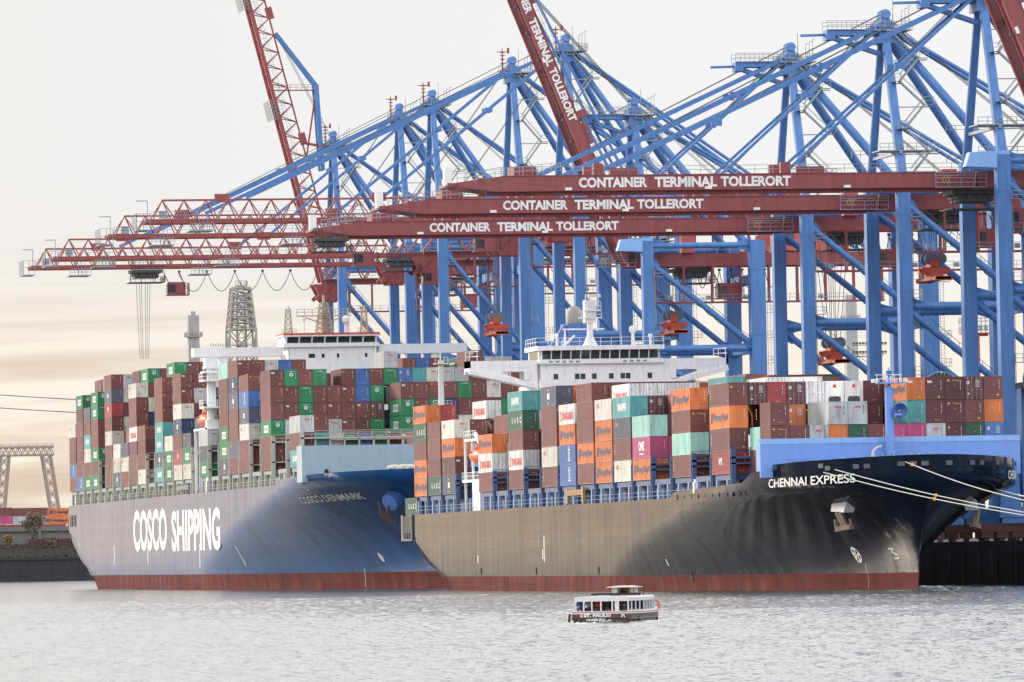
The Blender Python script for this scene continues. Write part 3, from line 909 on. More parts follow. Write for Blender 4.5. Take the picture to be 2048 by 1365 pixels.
def lifeboat(name, x, y, z, Lb, parent):
    m = MB()
    n, k = 12, 10
    vs = []
    for i in range(n + 1):
        t = i / n
        w = max(.03, math.sin(math.pi * t) ** .55)
        for j in range(k):
            a = 2 * math.pi * j / k
            vs.append((x + 1.35 * w * math.cos(a), y + (t - .5) * Lb, z + (1.15 if math.sin(a) < 0 else 1.35) * math.sin(a) * w ** .6))
    m.add(vs, [(i * k + j, i * k + (j + 1) % k, (i + 1) * k + (j + 1) % k, (i + 1) * k + j) for i in range(n) for j in range(k)])
    m.box(x - .6, x + .6, y - 2.3, y - 1.1, z + 1.1, z + 1.75)
    o = m.build(name, ORNG, parent, smooth=True)
    w = MB()
    for i in range(4): w.box(x - 1.33, x - 1.2, y - 1.2 + i * 1.1, y - .8 + i * 1.1, z + .45, z + .75)
    w.each('porthole', GLASS, o)
    d = MB()
    d.path([(x + 1.6, y - Lb * .35, z - 2), (x + 1.5, y - Lb * .35, z + 1.2), (x, y - Lb * .35, z + 2.2)], .18)
    d.path([(x + 1.6, y + Lb * .35, z - 2), (x + 1.5, y + Lb * .35, z + 1.2), (x, y + Lb * .35, z + 2.2)], .18)
    d.build('davit', WHITE, o)
    return o
lifeboat('lifeboat', 186.3, 1076.5, 20.6, 8.6, ship_ce)
# ------------------------------------------------------------------ blue ship: lettering, superstructure
m = MB()
for (a, b, word) in ((267, 334, 'COSCO'), (343.5, 440.5, 'SHIPPING')):
    ya, yb = pix(a, 1060, X=174.5).y, pix(b, 1060, X=174.5).y
    zt, zb = pix(a, 1021.5, X=174.5).z, pix(a, 1104, X=174.5).z
    put_text(m, word, (174.47, ya, zb), (0, -1, 0), (0, 0, 1), ya - yb, zt - zb, off=0.034)
ad0, ad1 = near_arc(CDH, 15.3, -1, 604), near_arc(CDH, 15.3, -1, 731)
CDH.text(m, 'COSCO DENMARK', -1, 14.8, 15.9, ad0, ad1, off=0.02, dz=0.4)
m.build('name_lettering', LETW, hull_cd)
m = MB()
for px, z0, z1 in ((228, 5.0, 9.0), (295, 5.0, 8.8), (399, 4.2, 8.6), (482, 4.4, 8.0)):
    ad = y_at(CDH, 6, px)
    hull_strip(CDH, m, -1, ad, z0, ad, z1, .35)
for k in range(7):
    ad = y_at(CDH, 2, 727 + k)
    hull_strip(CDH, m, -1, ad, .5 + k * .45, ad, .75 + k * .45, .3)
hull_disc(CDH, m, -1, y_at(CDH, 5, 765), 5.4, .02, .8, n=14)
m.build('draught_marks', LETD, hull_cd)
m = MB()
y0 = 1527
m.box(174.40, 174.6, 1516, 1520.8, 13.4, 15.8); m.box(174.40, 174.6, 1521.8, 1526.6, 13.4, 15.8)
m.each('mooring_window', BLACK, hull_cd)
# bow bolster with hanging anchor
P = CDH.at(15.2, -1, near_arc(CDH, 15.2, -1, 800), 0)
m = MB()
m.tube(P + Vector((2.2, 2, 2.4)), P + Vector((-2.2, -2.0, -.8)), 1.7, 1.5, 18)
m.build('anchor_bolster', mat('bolster_blue', (.10, .22, .62), .4), ship_cd)
m = MB()
Q = P + Vector((-2.5, -2.3, -1.3))
m.beam(Q, Q + Vector((-.1, 0, -2.2)), .6, .5); m.beam(Q + Vector((-1.3, 0, -1.1)), Q + Vector((.9, -.3, -2.9)), .8, .9)
m.beam(Q + Vector((-1.3, 0, -1.1)), Q + Vector((-1.5, 0, .7)), .35, .25)
m.build('anchor', mat('dark_rusty_anchor', (.06, .04, .035), .8, var=.4, dirt=.7, dcol=(.16, .07, .04), scale=2), ship_cd)
KY = 1179.5
m = MB()
kl = pix(604, 930, Y=KY).x
m.box(kl, 226, KY, KY + .5, 18.2, pix(700, 890.5, Y=KY).z)
m.box(kl, kl + .5, KY + .5, KY + 6, 18.2, pix(700, 890.5, Y=KY).z)
brk2 = m.build('breakwater', BRKPALE, ship_cd)
m = MB()
x = pix(653, 945, Y=KY).x
m.add([(x + .42 * math.cos(t), KY - .05, 19.6 + max(-.9, .8 * math.sin(t))) for t in [R(a) for a in range(0, 360, 20)]], [tuple(range(18))])
m.each('doorway', BLACK, brk2)
m = MB()
x = pix(668, 945, Y=KY).x
m.box(x - .85, x + .85, KY - .08, KY - .02, 18.9, 19.4)
m.build('warning_board', LETW, brk2)
m = MB()
for k in range(9):
    c = pix(783 + k * 6, 942, Y=KY - 10)
    m.lathe([(.3, 0), (.8, .1), (.85, .4), (.5, .7)], (c.x, c.y, 19.8 + .4 * rnd.random()), 8)
m.build('coiled_rope', _mats['pale_rope'], ship_cd)
DY = 1314.5
def DX(px): return pix(px, 700, Y=DY).x
def DZ(py, px=660): return pix(px, py, Y=DY).z
m = MB()
m.box(DX(580), DX(751), DY, DY + 9.5, 17, DZ(694))
m.box(DX(751), DX(775), DY + .5, DY + 9, 17, DZ(727))
m.box(DX(440), DX(456), DY + .5, DY + 3, 17, DZ(705)); m.box(DX(868), DX(881), DY + .5, DY + 3, 17, DZ(705))
h2 = m.build('deckhouse', WHITE, ship_cd)
m = MB()
for px, w in ((623.5, 1.2), (646, .55), (676, .45), (732, .45)):
    m.box(DX(px) - w / 2, DX(px) + w / 2, DY - .03, DY + .05, DZ(715.5), DZ(707.5))
m.each('window', GLASS, h2)
m = MB()
m.box(DX(567), DX(758), DY - .6, DY + 9, DZ(694), DZ(686.5))
m.box(DX(570), DX(755), DY + .4, DY + 8.6, DZ(686.5), DZ(673))
m.box(DX(565), DX(760), DY - .8, DY + 9.2, DZ(673), DZ(670))
b2_ = m.build('bridge', WHITE, h2)
m = MB()
for k in range(7):
    a, b = lerp(DX(573), DX(752), (k + .07) / 7), lerp(DX(573), DX(752), (k + .93) / 7)
    m.quad((a, DY + .3, DZ(685.5)), (b, DY + .3, DZ(685.5)), (b, DY + .1, DZ(674)), (a, DY + .1, DZ(674)))
m.each('bridge_window', GLASS, b2_)
m = MB()
for k in range(8):
    a = lerp(DX(573), DX(752), k / 7)
    m.beam((a, DY + .25, DZ(686.5)), (a, DY - .6, DZ(673)), .22, .18)
m.each('window_post', WHITE, b2_)
m = MB()
m.box(DX(566), DX(759), DY - .85, DY + 9.2, DZ(670), DZ(666))
m.build('roof_edge', mat('roof_edge_red', (.62, .10, .05), .5), b2_)
m = MB()
m.box(DX(387), DX(567), DY + .2, DY + 3.4, DZ(711), DZ(693)); m.beam((DX(575), DY + .8, DZ(735)), (DX(566), DY + .8, DZ(709)), .9, .8)
m.build('bridge_wing', WHITE, h2)
m = MB()
m.box(DX(758), DX(935), DY + .2, DY + 3.4, DZ(709), DZ(690)); m.beam((DX(757), DY + .8, DZ(735)), (DX(764), DY + .8, DZ(708)), .9, .8)
m.build('bridge_wing', WHITE, h2)
m = MB()
for k in range(7): m.tube((DX(425) + k * .45, DY + 2, DZ(690)), (DX(425) + k * .45, DY + 2, DZ(683 + k % 3)), .12)
m.build('wing_fittings', CREAM, h2)
m = MB()                                             # signal mast
cx = DX(655)
def lattice(m, x0, x1, y, z0, z1, tx, n, r):
    """tapering two-legged lattice panel with X bracing, repeated on four sides"""
    d0, d1 = (x1 - x0) / 2, tx / 2
    xc = (x0 + x1) / 2
    cs = ((-1, -1), (1, -1), (1, 1), (-1, 1))
    P = lambda c, t: Vector((xc + c[0] * lerp(d0, d1, t), y + c[1] * lerp(d0, d1, t), lerp(z0, z1, t)))
    for i, c in enumerate(cs):
        m.tube(P(c, 0), P(c, 1), r, r, 6)
        e = cs[(i + 1) % 4]
        for k in range(n):
            m.tube(P(c, k / n), P(e, (k + 1) / n), r * .6, r * .6, 5); m.tube(P(c, (k + 1) / n), P(e, (k + 1) / n), r * .6, r * .6, 5)
            m.tube(P(e, k / n), P(c, (k + 1) / n), r * .6, r * .6, 5)
lattice(m, DX(640), DX(671), DY + 4, DZ(665), DZ(605), 1.4, 6, .10)
m.tube((cx, DY + 4, DZ(665)), (cx, DY + 4, DZ(588)), .5, .2)
m.box(DX(600), DX(708), DY + 3.2, DY + 4.8, DZ(631), DZ(629.5))
m.rail([(DX(600), DY + 3.2, DZ(629)), (DX(708), DY + 3.2, DZ(629))], 1.1, 1.4, .1)
m.beam((DX(611), DY + 4, DZ(631)), (DX(650), DY + 4, DZ(645)), .18); m.beam((DX(697), DY + 4, DZ(631)), (DX(662), DY + 4, DZ(645)), .18)
m.box(DX(637), DX(675), DY + 3.6, DY + 3.9, DZ(615), DZ(613.5)); m.box(DX(648), DX(662), DY + 3.6, DY + 3.9, DZ(605), DZ(603.5))
m.build('signal_mast', CREAM, h2)
for px in (580, 732):
    m = MB()
    lattice(m, DX(px - 7), DX(px + 8), DY + 2, DZ(669), DZ(617), .8, 4, .075)
    m.rail([(DX(px - 14), DY + .5, DZ(669)), (DX(px + 14), DY + .5, DZ(669))], 1.1, 1, .09)
    m.tube((DX(px + 2), DY + 2, DZ(617)), (DX(px + 2), DY + 2, DZ(610)), .1)
    m.build('aerial_mast', CREAM, h2)
m = MB()
for px, r, b in ((612, .35, 639), (696, .75, 645)):
    x = DX(px)
    m.tube((x, DY + 2, DZ(668)), (x, DY + 2, DZ(b)), r * .5, r * .4, 8)
    m.lathe([(r * .5, -r), (r, -r * .4), (r, .3), (r * .7, r * .85), (.02, r * 1.1)], (x, DY + 2, DZ(b) + r * .7), 12)
m.build('satellite_dome', WHITE, h2)
# boat deck with lifeboat and provision crane tower on the blue ship
m = MB()
bx = 174.8
m.box(bx, bx + 2.2, 1303.6, 1306.6, 18, 31.5)
for y in (1308.5, 1311, 1316, 1322): m.beam((bx + .3, y, 18), (bx + .3, y, 30), .5)
m.box(bx, bx + 5, 1302.5, 1323, 29.7, 30.1)
m.lathe([(.9, 0), (.8, 9.8)], (bx + 1.1, 1305, 31.5), 12)
for z in (33.6, 38.6): m.box(bx - .8, bx + 4.2, 1301.5, 1308, z, z + .3); m.rail([(bx - .8, 1308, z + .3), (bx - .8, 1301.5, z + .3), (bx + 4.2, 1301.5, z + .3)], 1.2, 1.2, .09)
m.box(bx - .2, bx + 2.2, 1303.5, 1306, 41, 43); m.beam((bx + 1, 1305, 42.5), (bx + 1, 1314, 41.3), .6)
m.box(bx - .6, bx + 2.9, 1302.5, 1307.5, 40.2, 40.5); m.rail([(bx - .6, 1302.5, 40.5), (bx + 2.9, 1302.5, 40.5)], 1.2, 1)
m.build('boat_deck', WHITE, h2)
lifeboat('lifeboat', 175.9, 1315, 31.6, 9.5, ship_cd)
# ------------------------------------------------------------------ bays
CEX, CEB = 184.5, 14.95
CEF = {'1': 1114.7, '2': 1101.2, '3': 1087.5, '4': 1054.1, '4g': 1040.9, '5': 1027.6, '5g': 1013.8, '6': 1000.1, '7': 985.9, '8': 972.1, '9': 958.4,
       '10': 944.9, '11': 931.5, '12': 918.0, '13': 904.3, '14': 892.0, '15': 879.6, '16': 866.6}
CDX, CDB = 174.5, 20.9
CDF = {'1': 1513.7, '2': 1499.9, '3': 1486.3, '4': 1472.7, '5': 1460.8, '6': 1448.6, '7': 1434.9, '8': 1421.3, '9': 1407.5, '10': 1393.8, '11': 1380.0,
       '12': 1366.4, '13': 1351.9, '14': 1338.2, '15': 1324.9, '17': 1301.3, '18': 1287.2, '19': 1272.9, '20': 1259.8, '21': 1246.2, '22': 1232.4, '23': 1218.6,
       '24': 1200.8, '25': 1184.2}
def deck_gear(ship, F, X0, width, deck, base, mpost, mdark, tall, mlash):
    ys = sorted(F.values())
    m = MB()                                         # coamings and hatch covers behind the posts
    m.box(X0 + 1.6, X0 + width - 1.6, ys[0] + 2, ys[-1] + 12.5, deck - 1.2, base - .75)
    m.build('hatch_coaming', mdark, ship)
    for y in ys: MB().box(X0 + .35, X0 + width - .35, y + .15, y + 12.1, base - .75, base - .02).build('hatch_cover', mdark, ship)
    for y in ys:
        p = MB()
        for yy in (y + 2.5, y + 9.0):
            p.box(X0 + .1, X0 + .6, yy - .28, yy + .28, deck - .2, base - .72)
            p.box(X0 + width - .6, X0 + width - .1, yy - .28, yy + .28, deck - .2, base - .72)
        p.each('support_post', mpost, ship) if False else p.build('support_post', mpost, ship)
        b = MB()
        zt = base + tall * 2.9 - .6
        for xx in (X0 + .02, X0 + width - .57):
            for q in (0, .8): b.box(xx, xx + .55, y - .3 - q, y - .1 - q, deck - .2, zt + .9)
        b.box(X0 + .02, X0 + width, y - 1.1, y - .1, zt - .25, zt)
        b.box(X0 + .02, X0 + width, y - 1.1, y - .1, base + 1.2, base + 1.4)
        b.rail([(X0 + .02, y - 1.1, zt), (X0 + width, y - 1.1, zt)], 1.1, 2.4, .09)
        nr = int(width / 2.5)
        for r in range(nr + 1):
            xx = X0 + .02 + r * 2.5
            b.beam((xx, y - .6, base - .5), (xx, y - .6, zt), .28)
        b.build('lashing_bridge', mlash, ship)
    g = MB()
    xe = X0 + .08
    yy = ys[0] + 10
    g.rail([(xe, yy, deck), (xe, ys[-1] + 12, deck)], 1.1, 3.4, .04)
    g.build('deck_railing', mpost, ship)
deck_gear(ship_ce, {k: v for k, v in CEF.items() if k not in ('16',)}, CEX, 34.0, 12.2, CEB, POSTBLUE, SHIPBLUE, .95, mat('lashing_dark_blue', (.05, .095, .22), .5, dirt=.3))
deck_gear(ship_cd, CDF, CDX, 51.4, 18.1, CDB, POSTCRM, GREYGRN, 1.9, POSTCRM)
m = MB()
m.box(CEX + 2, CEX + 32, 868, 879, 12.5, CEB - .03)
m.build('hatch_coaming', SHIPBLUE, ship_ce)
# gangways stowed on deck edge, bow light box
m = MB()
for k in range(14): m.box(CEX - .25, CEX + .05, 980 + k * .8, 980.6 + k * .8, 13.5, 14.3)
m.box(CEX - .3, CEX + .1, 979, 980, 12.4, 14.6); m.box(CEX - .3, CEX + .1, 991, 992, 12.4, 14.4)
m.build('accommodation_ladder', mat('ladder_ochre', (.35, .22, .08), .6, dirt=.5), ship_ce)
m = MB()
for k in range(16): m.box(CDX - .3, CDX, 1328 + k * 1.0, 1328.7 + k * 1.0, 18.9, 19.8)
m.build('accommodation_ladder', GREYGRN, ship_cd)
m = MB()
p = pix(1392, 962, X=CEX + .3)
m.box(p.x - .35, p.x + .35, p.y - .5, p.y + .5, 12.8, 14.2); m.tube((p.x, p.y, 14.2), (p.x, p.y, 14.6), .3)
m.build('navigation_light_box', WHITE, ship_ce)
# forward light mast on the blue ship, seen beside the black ship's stern
mm = pix(884, 870, Y=1188)
def mz(y): return pix(884, y, Y=1188).z
m = MB()
m.tube((mm.x, 1188, 18), (mm.x, 1188, mz(722)), .62, .45, 14)
m.box(mm.x - 1.1, mm.x + 1.1, 1187, 1189, mz(729), mz(727)); m.rail([(mm.x - 1.1, 1187, mz(727)), (mm.x + 1.1, 1187, mz(727))], 1.0, .7)
m.box(mm.x - 1.6, mm.x + 1.6, 1186.6, 1189.4, mz(815), mz(813)); m.rail([(mm.x - 1.6, 1186.6, mz(813)), (mm.x + 1.6, 1186.6, mz(813))], .9, .8)
m.tube((mm.x, 1188, mz(722)), (mm.x, 1188, mz(705)), .1)
m.build('foremast', mat('mast_cream', (.60, .60, .56), .5, dirt=.3), ship_cd)

m = MB()                                             # black panel painted as the shade inside the stern mooring opening
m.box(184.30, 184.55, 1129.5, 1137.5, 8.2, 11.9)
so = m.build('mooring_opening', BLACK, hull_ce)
m = MB()
m.box(184.22, 184.6, 1137.5, 1139.3, 7.9, 12.1); m.box(184.22, 184.6, 1128.8, 1129.5, 7.9, 12.1); m.box(184.22, 184.6, 1129.5, 1137.5, 7.9, 8.2)
for k in range(3): m.tube((184.2, 1131 + k * 2, 8.2), (184.2, 1131 + k * 2, 9.2), .18)
m.build('opening_rim', mat('stern_rim_grey', (.12, .12, .12), .6, dirt=.4), so)
# ------------------------------------------------------------------ containers
CPAL = {'b': (.175, .055, .052), 'd': (.105, .030, .036), 'o': (.63, .175, .05), 'g': (.018, .20, .085), 'G': (.022, .10, .065), 's': (.085, .095, .145), 'n': (.022, .045, .12),
        'B': (.055, .15, .42), 'w': (.80, .80, .79), 'c': (.60, .59, .52), 'k': (.46, .48, .49), 't': (.09, .34, .35), 'm': (.33, .60, .53), 'r': (.34, .05, .055), 'p': (.46, .07, .19),
        'R': (.55, .11, .03)}
CNAME = {'b': 'brown', 'd': 'dark maroon', 'o': 'orange', 'g': 'bright green', 'G': 'dark green', 's': 'slate grey', 'n': 'navy', 'B': 'blue', 'w': 'white', 'c': 'cream', 'k': 'light grey',
         't': 'teal', 'm': 'mint green', 'r': 'red', 'p': 'magenta', 'R': 'rust orange'}
def container_mat(name, attr):
    m = bpy.data.materials.new(name)
    m.use_nodes = True
    nt = m.node_tree
    L = nt.links.new
    p = nt.nodes['Principled BSDF']
    p.inputs['Roughness'].default_value = 0.5
    tc = N(nt, 'ShaderNodeTexCoord')
    if attr:
        c = N(nt, 'ShaderNodeAttribute', _attribute_name='paint').outputs['Color']
        vec = tc.outputs['Object']
    else:
        oi = N(nt, 'ShaderNodeObjectInfo')
        c = oi.outputs['Color']
        ad = N(nt, 'ShaderNodeVectorMath', _operation='ADD')
        L(tc.outputs['Object'], ad.inputs[0])
        mu = N(nt, 'ShaderNodeVectorMath', _operation='SCALE')
        L(oi.outputs['Location'], mu.inputs[0]); mu.inputs['Scale'].default_value = 7.3
        L(mu.outputs[0], ad.inputs[1])
        vec = ad.outputs[0]
    def noise(s, z, d):
        mp = N(nt, 'ShaderNodeMapping')
        mp.inputs['Scale'].default_value = (s, s, s * z)
        L(vec, mp.inputs[0])
        n = N(nt, 'ShaderNodeTexNoise', Scale=1.0, Detail=d, Roughness=.65)
        L(mp.outputs[0], n.inputs['Vector'])
        return n.outputs[0]
    hv = N(nt, 'ShaderNodeHueSaturation')
    fade = ramp(nt, [(.3, (.78,) * 3), (.7, (1.2,) * 3)])
    L(noise(.35, .6, 4), fade.inputs[0])
    L(fade.outputs[0], hv.inputs['Value']); L(c, hv.inputs['Color'])
    dr = ramp(nt, [(.49, (0,) * 3), (.80, (.7,) * 3)])
    L(noise(1.6, .22, 7), dr.inputs[0])
    mx = N(nt, 'ShaderNodeMix', _data_type='RGBA')
    mx.inputs['B'].default_value = (.095, .055, .04, 1)
    L(dr.outputs[0], mx.inputs['Factor']); L(hv.outputs[0], mx.inputs['A'])
    L(mx.outputs['Result'], p.inputs['Base Color'])
    return m
CMAT = container_mat('container_paint', False)
CMATA = container_mat('container_paint_rows', True)
LREF = mat('red_lettering', (.62, .05, .05), .5, var=.1)
LBLU = mat('blue_lettering', (.03, .045, .11), .5, var=.1)
LGRN = mat('green_lettering', (.02, .20, .09), .5, var=.1)
LYEL = mat('ochre_decal', (.55, .33, .08), .5, var=.1)
LCOD = mat('pale_code_lettering', (.58, .58, .56), .55, var=.15)
LM = [LETW, LREF, LBLU, LGRN, LYEL, LCOD]
HWID = 1.219
def box_mesh(Lc, H=2.87, simple=False):
    m = MB()
    h = Lc / 2
    e = .04
    m.box(-HWID + e, HWID - e, -h + e, h - e, .12, H - .03)
    for sx in (-1, 1):
        for y in (-h + .08, h - .08): m.box(sx * HWID - .08 * (sx > 0), sx * HWID + .08 * (sx < 0), y - .08, y + .08, 0, H)
        m.box(min(sx * HWID, sx * (HWID - .06)), max(sx * HWID, sx * (HWID - .06)), -h + .16, h - .16, 0.02, .14)
        m.box(min(sx * HWID, sx * (HWID - .05)), max(sx * HWID, sx * (HWID - .05)), -h + .16, h - .16, H - .1, H - .01)
    for sy in (-1, 1):
        a, b = sorted((sy * h, sy * (h - .06)))
        m.box(-HWID + .08, HWID - .08, a, b, .02, .18); m.box(-HWID + .08, HWID - .08, a, b, H - .14, H - .01)
    def corr(P, n, L0, L1):
        """trapezoid ribs: P(u, depth, z)"""
        st = (L1 - L0) / n
        us = []
        for k in range(n): us += [(L0 + st * k, 0), (L0 + st * (k + .22), 1), (L0 + st * (k + .5), 1), (L0 + st * (k + .72), 0)]
        us.append((L1, 0))
        vs = [P(u, d, z) for z in (.16, H - .11) for u, d in us]
        k = len(us)
        m.add(vs, [(i, i + 1, k + i + 1, k + i) for i in range(k - 1)])
    if not simple:
        corr(lambda u, d, z: (-HWID + .005 + .036 * d, -u, z), int(Lc / .30), -h + .16, h - .16)
        corr(lambda u, d, z: (u, -h + .012 + .045 * d, z), 9, -HWID + .08, HWID - .08)
    return m
CM40, CM20 = box_mesh(12.19).mesh('container_40', CMAT), box_mesh(6.06).mesh('container_20', CMAT)
SX, EY = -HWID - .03, -.03
def side_text(m, s, h, y0, y1, z0, z1, mi, off=.03): put_text(m, s, (SX, y0, z0), (0, -1, 0), (0, 0, 1), y0 - y1, z1 - z0, mi, off)
def end_text(m, s, h, x0, x1, z0, z1, mi, off=.03): put_text(m, s, (x0, -h + EY, z0), (1, 0, 0), (0, 0, 1), x1 - x0, z1 - z0, mi, off)
def rect_side(m, y0, y1, z0, z1, mi): m.add([(SX, y0, z0), (SX, y1, z0), (SX, y1, z1), (SX, y0, z1)], [(0, 1, 2, 3)], mi)
def rect_end(m, h, x0, x1, z0, z1, mi, d=0): m.add([(x0, -h + EY - d, z0), (x1, -h + EY - d, z0), (x1, -h + EY - d, z1), (x0, -h + EY - d, z1)], [(0, 1, 2, 3)], mi)
def disc_end(m, h, x, z, r, mi, d=0, n=16): m.add([(x + r * math.cos(6.2832 * k / n), -h + EY - d, z + r * math.sin(6.2832 * k / n)) for k in range(n)], [tuple(range(n))], mi)
def codes(m, h, decal=None, mi=5):
    for k in range(11):
        if k != 4: rect_end(m, h, .70, .78, 1.25 + k * .11, 1.33 + k * .11, mi)
    rect_end(m, h, -.05, .05, 1.72, 1.80, mi)
    if decal: rect_end(m, h, decal[0] - .14, decal[0] + .14, decal[1] - .13, decal[1] + .13, 4)
_let = {}
def lettering(kind, h):
    if (kind, h) in _let: return _let[(kind, h)]
    m = MB()
    k = kind.split('+')
    sd, en = k[0], k[1] if len(k) > 1 else ''
    if sd == 'HL':
        side_text(m, 'Hapag-Lloyd', h, 3.3, -5.3, .85, 1.95, 2, .045)
        for q in range(2): m.add([(SX, 5.3 - q * .75, .8), (SX, 4.8 - q * .75, .8), (SX, 4.5 - q * .75, 2.1), (SX, 5.0 - q * .75, 2.1)], [(0, 1, 2, 3)], 2)
    elif sd == 'EMC': rect_side(m, 2.3, -3.2, .75, 2.0, 0); side_text(m, 'EVERGREEN', h, 2.0, -2.9, 1.0, 1.75, 3)
    elif sd == 'UASC':
        for c, y in zip('UASC', (2.6, .4, -1.8, -4.0)): side_text(m, c, h, y, y - .95, 1.05, 1.95, 0)
        rect_side(m, -5.35, -5.55, .5, 2.4, 0)
    elif sd == 'YM': side_text(m, 'YANG MING', h, 3.6, -5.0, .65, 1.75, 1, .035); side_text(m, '3', h, 4.9, 4.1, .5, 2.0, 1)
    elif sd == 'ONE': side_text(m, 'ONE', h, 1.7, -2.1, 1.05, 2.3, 0, .05); rect_side(m, 1.2, -1.7, .55, .7, 0)
    elif sd == 'CMA':
        for q, c in enumerate('CMACGM'): put_text(m, c, (SX, -.6, 2.35 - q * .36), (0, -1, 0), (0, 0, 1), 1.6, .28, 0, .03)
    elif sd == 'CSL': side_text(m, 'CHINA SHIPPING', h, 2.8, -3.4, .9, 2.0, 0, .05)
    elif sd == 'CAI': side_text(m, 'CAI', h, 4.6, 2.8, 1.8, 2.3, 4)
    elif sd == 'BLK': rect_side(m, .8, -1.2, 1.0, 1.9, 5); rect_side(m, .4, -.4, .35, .55, 5); rect_side(m, .3, -.3, 2.2, 2.45, 5)
    elif sd == 'OOCL': side_text(m, 'OOCL', h, 4.6, 2.6, 1.7, 2.3, 1)
    elif sd == 'NYK': side_text(m, 'NYK', h, .8, -1.6, 1.2, 2.1, 0)
    elif sd == 'TICK':
        for q in range(4): rect_side(m, 5.2, 4.95, .9 + q * .35, 1.1 + q * .35, 5)
        rect_side(m, -5.2, -5.5, .5, .7, 4)
    if en == 'tex': codes(m, h, (.45, .35)); end_text(m, 'tex', h, -1.02, -.38, 2.12, 2.5, 0, .04)
    elif en == 'emc':
        codes(m, h); end_text(m, 'EVERGREEN', h, -.55, .55, 2.42, 2.55, 0)
        disc_end(m, h, 0, 1.95, .34, 0); disc_end(m, h, 0, 1.95, .14, 3, .01); rect_end(m, h, -.05, .05, 1.72, 2.18, 3, .015)
    elif en == 'emc0': codes(m, h); end_text(m, 'EVERGREEN', h, -.6, .6, 2.4, 2.54, 0)
    elif en == 'oocl': codes(m, h, None, 2); end_text(m, 'OOCL', h, -.42, .42, 2.05, 2.32, 1, .05)
    elif en == 'tri': codes(m, h, (-.8, 2.4)); end_text(m, 'Triton', h, -.3, .6, 2.3, 2.5, 4)
    elif en == 'c1': codes(m, h, (-.85, 2.3))
    elif en == 'c2': codes(m, h, (.55, .5))
    elif en == 'c3': codes(m, h); rect_end(m, h, -.06, .06, .35, .45, 5); rect_end(m, h, .3, .4, .35, .45, 5)
    _let[(kind, h)] = m.mesh('lettering', LM) if m.v else None
    return _let[(kind, h)]
def door_mesh(h, mi_marks=True):
    m = MB()
    y = -h - .02
    m.box(-1.13, -.012, y - .03, y + .05, .18, 2.73); m.box(.012, 1.13, y - .03, y + .05, .18, 2.73)
    m.mi = 1
    for x in (-.85, -.32, .32, .85):
        m.tube((x, y - .06, .10), (x, y - .06, 2.78), .028, n=5)
        for z in (.12, 2.76): m.box(x - .07, x + .07, y - .09, y - .03, z - .05, z + .05)
        m.box(x - .02, x + .24, y - .08, y - .05, 1.15, 1.21)
    m.mi = 2
    for q in range(6): m.box(.18, .75 - .06 * (q % 3), y - .037, y - .031, 1.55 + q * .16, 1.62 + q * .16)
    m.box(-.95, -.60, y - .037, y - .031, 1.9, 2.3); m.box(-.9, -.62, y - .037, y - .031, .6, .8)
    return m.mesh('door', [CMAT, GALV, LCOD])
DOOR = {}
def reefer_mesh(h):
    m = MB()
    y = -h - .02
    m.box(-1.14, 1.14, y - .02, y + .05, .9, 2.74)
    m.box(-1.14, -.8, y - .02, y + .05, .15, .9); m.box(.8, 1.14, y - .02, y + .05, .15, .9)
    m.mi = 1
    m.add([(x, y - .03, z) for x, z in ((-.8, .2), (.8, .2), (.8, .62), (.55, .92), (-.55, .92), (-.8, .62))], [tuple(range(6))])
    m.mi = 2
    m.box(-.2, .2, y - .035, y - .025, 2.0, 2.4)
    return m.mesh('cooling_unit', [CMAT, DARK, LREF])
REEF = {}
SIDE_OF = {'o': 'HL', 'g': 'EMC', 'G': 'UASC', 'w': 'YM', 'p': 'ONE', 'B': 'CMA', 's': 'BLK', 'n': 'BLK', 'c': 'OOCL', 'k': '', 't': 'CSL', 'r': 'NYK', 'b': 'TICK', 'd': 'TICK', 'm': 'TICK', 'R': ''}
MARKS = {'HL': 'a merchant name in dark letters', 'EMC': 'a white panel'}
STD = {('ce', '9', r): 3 for r in (1, 2, 3, 4, 5, 6)}
STD.update({('ce', '13', r): 5 for r in (1, 2, 3)})
ZOFF = {('ce', '14', r): .9 for r in (3, 4, 5, 6)}
spec = []         # (ship, bay, row, tier, colour, end, length, score)
crng = random.Random(11)
def fill(ship, F, order, rows, stacks, X0, base, weights, pitch=2.5, skip=()):
    """stacks[(bay, row)] = string bottom to top; letters then an optional end code: ' plain, " door, * reefer"""
    hs = {}
    parsed = {}
    for bay in order:
        for r in range(rows):
            s = stacks(bay, r)
            if s is None: s = ''
            items = []
            for ch in s:
                if ch in "'\"*!^" and items: items[-1] += ch
                else: items.append(ch)
            items = [(crng.choices(list(weights), list(weights.values()))[0] if i == '?' else i) for i in items]
            parsed[(bay, r)] = items
    for bi, bay in enumerate(order):
        for r in range(rows):
            st = parsed[(bay, r)]
            for t, it in enumerate(st):
                if it[0] == '.': continue
                left = parsed.get((bay, r - 1), [])
                lo = t >= len(left) or left[t][0] == '.'
                nb = parsed.get((order[bi + 1], r), []) if bi + 1 < len(order) else []
                fo = t >= len(nb) or nb[t][0] == '.'
                # hidden further by the stacks in front that stand to the left
                up = t == len(st) - 1
                if not (lo or fo or up): continue
                ns = STD.get((ship, bay, r), 0)
                sc = (2.6 if fo else 0) + (2.2 if lo else 0) + (.3 if up else 0)
                spec.append([ship, bay, r, t, it[0], it[1:], X0 + 1.25 + pitch * r, F[bay] + 6.095, base + 2.9 * t - .3 * min(t, ns) + ZOFF.get((ship, bay, r), 0), t < ns])
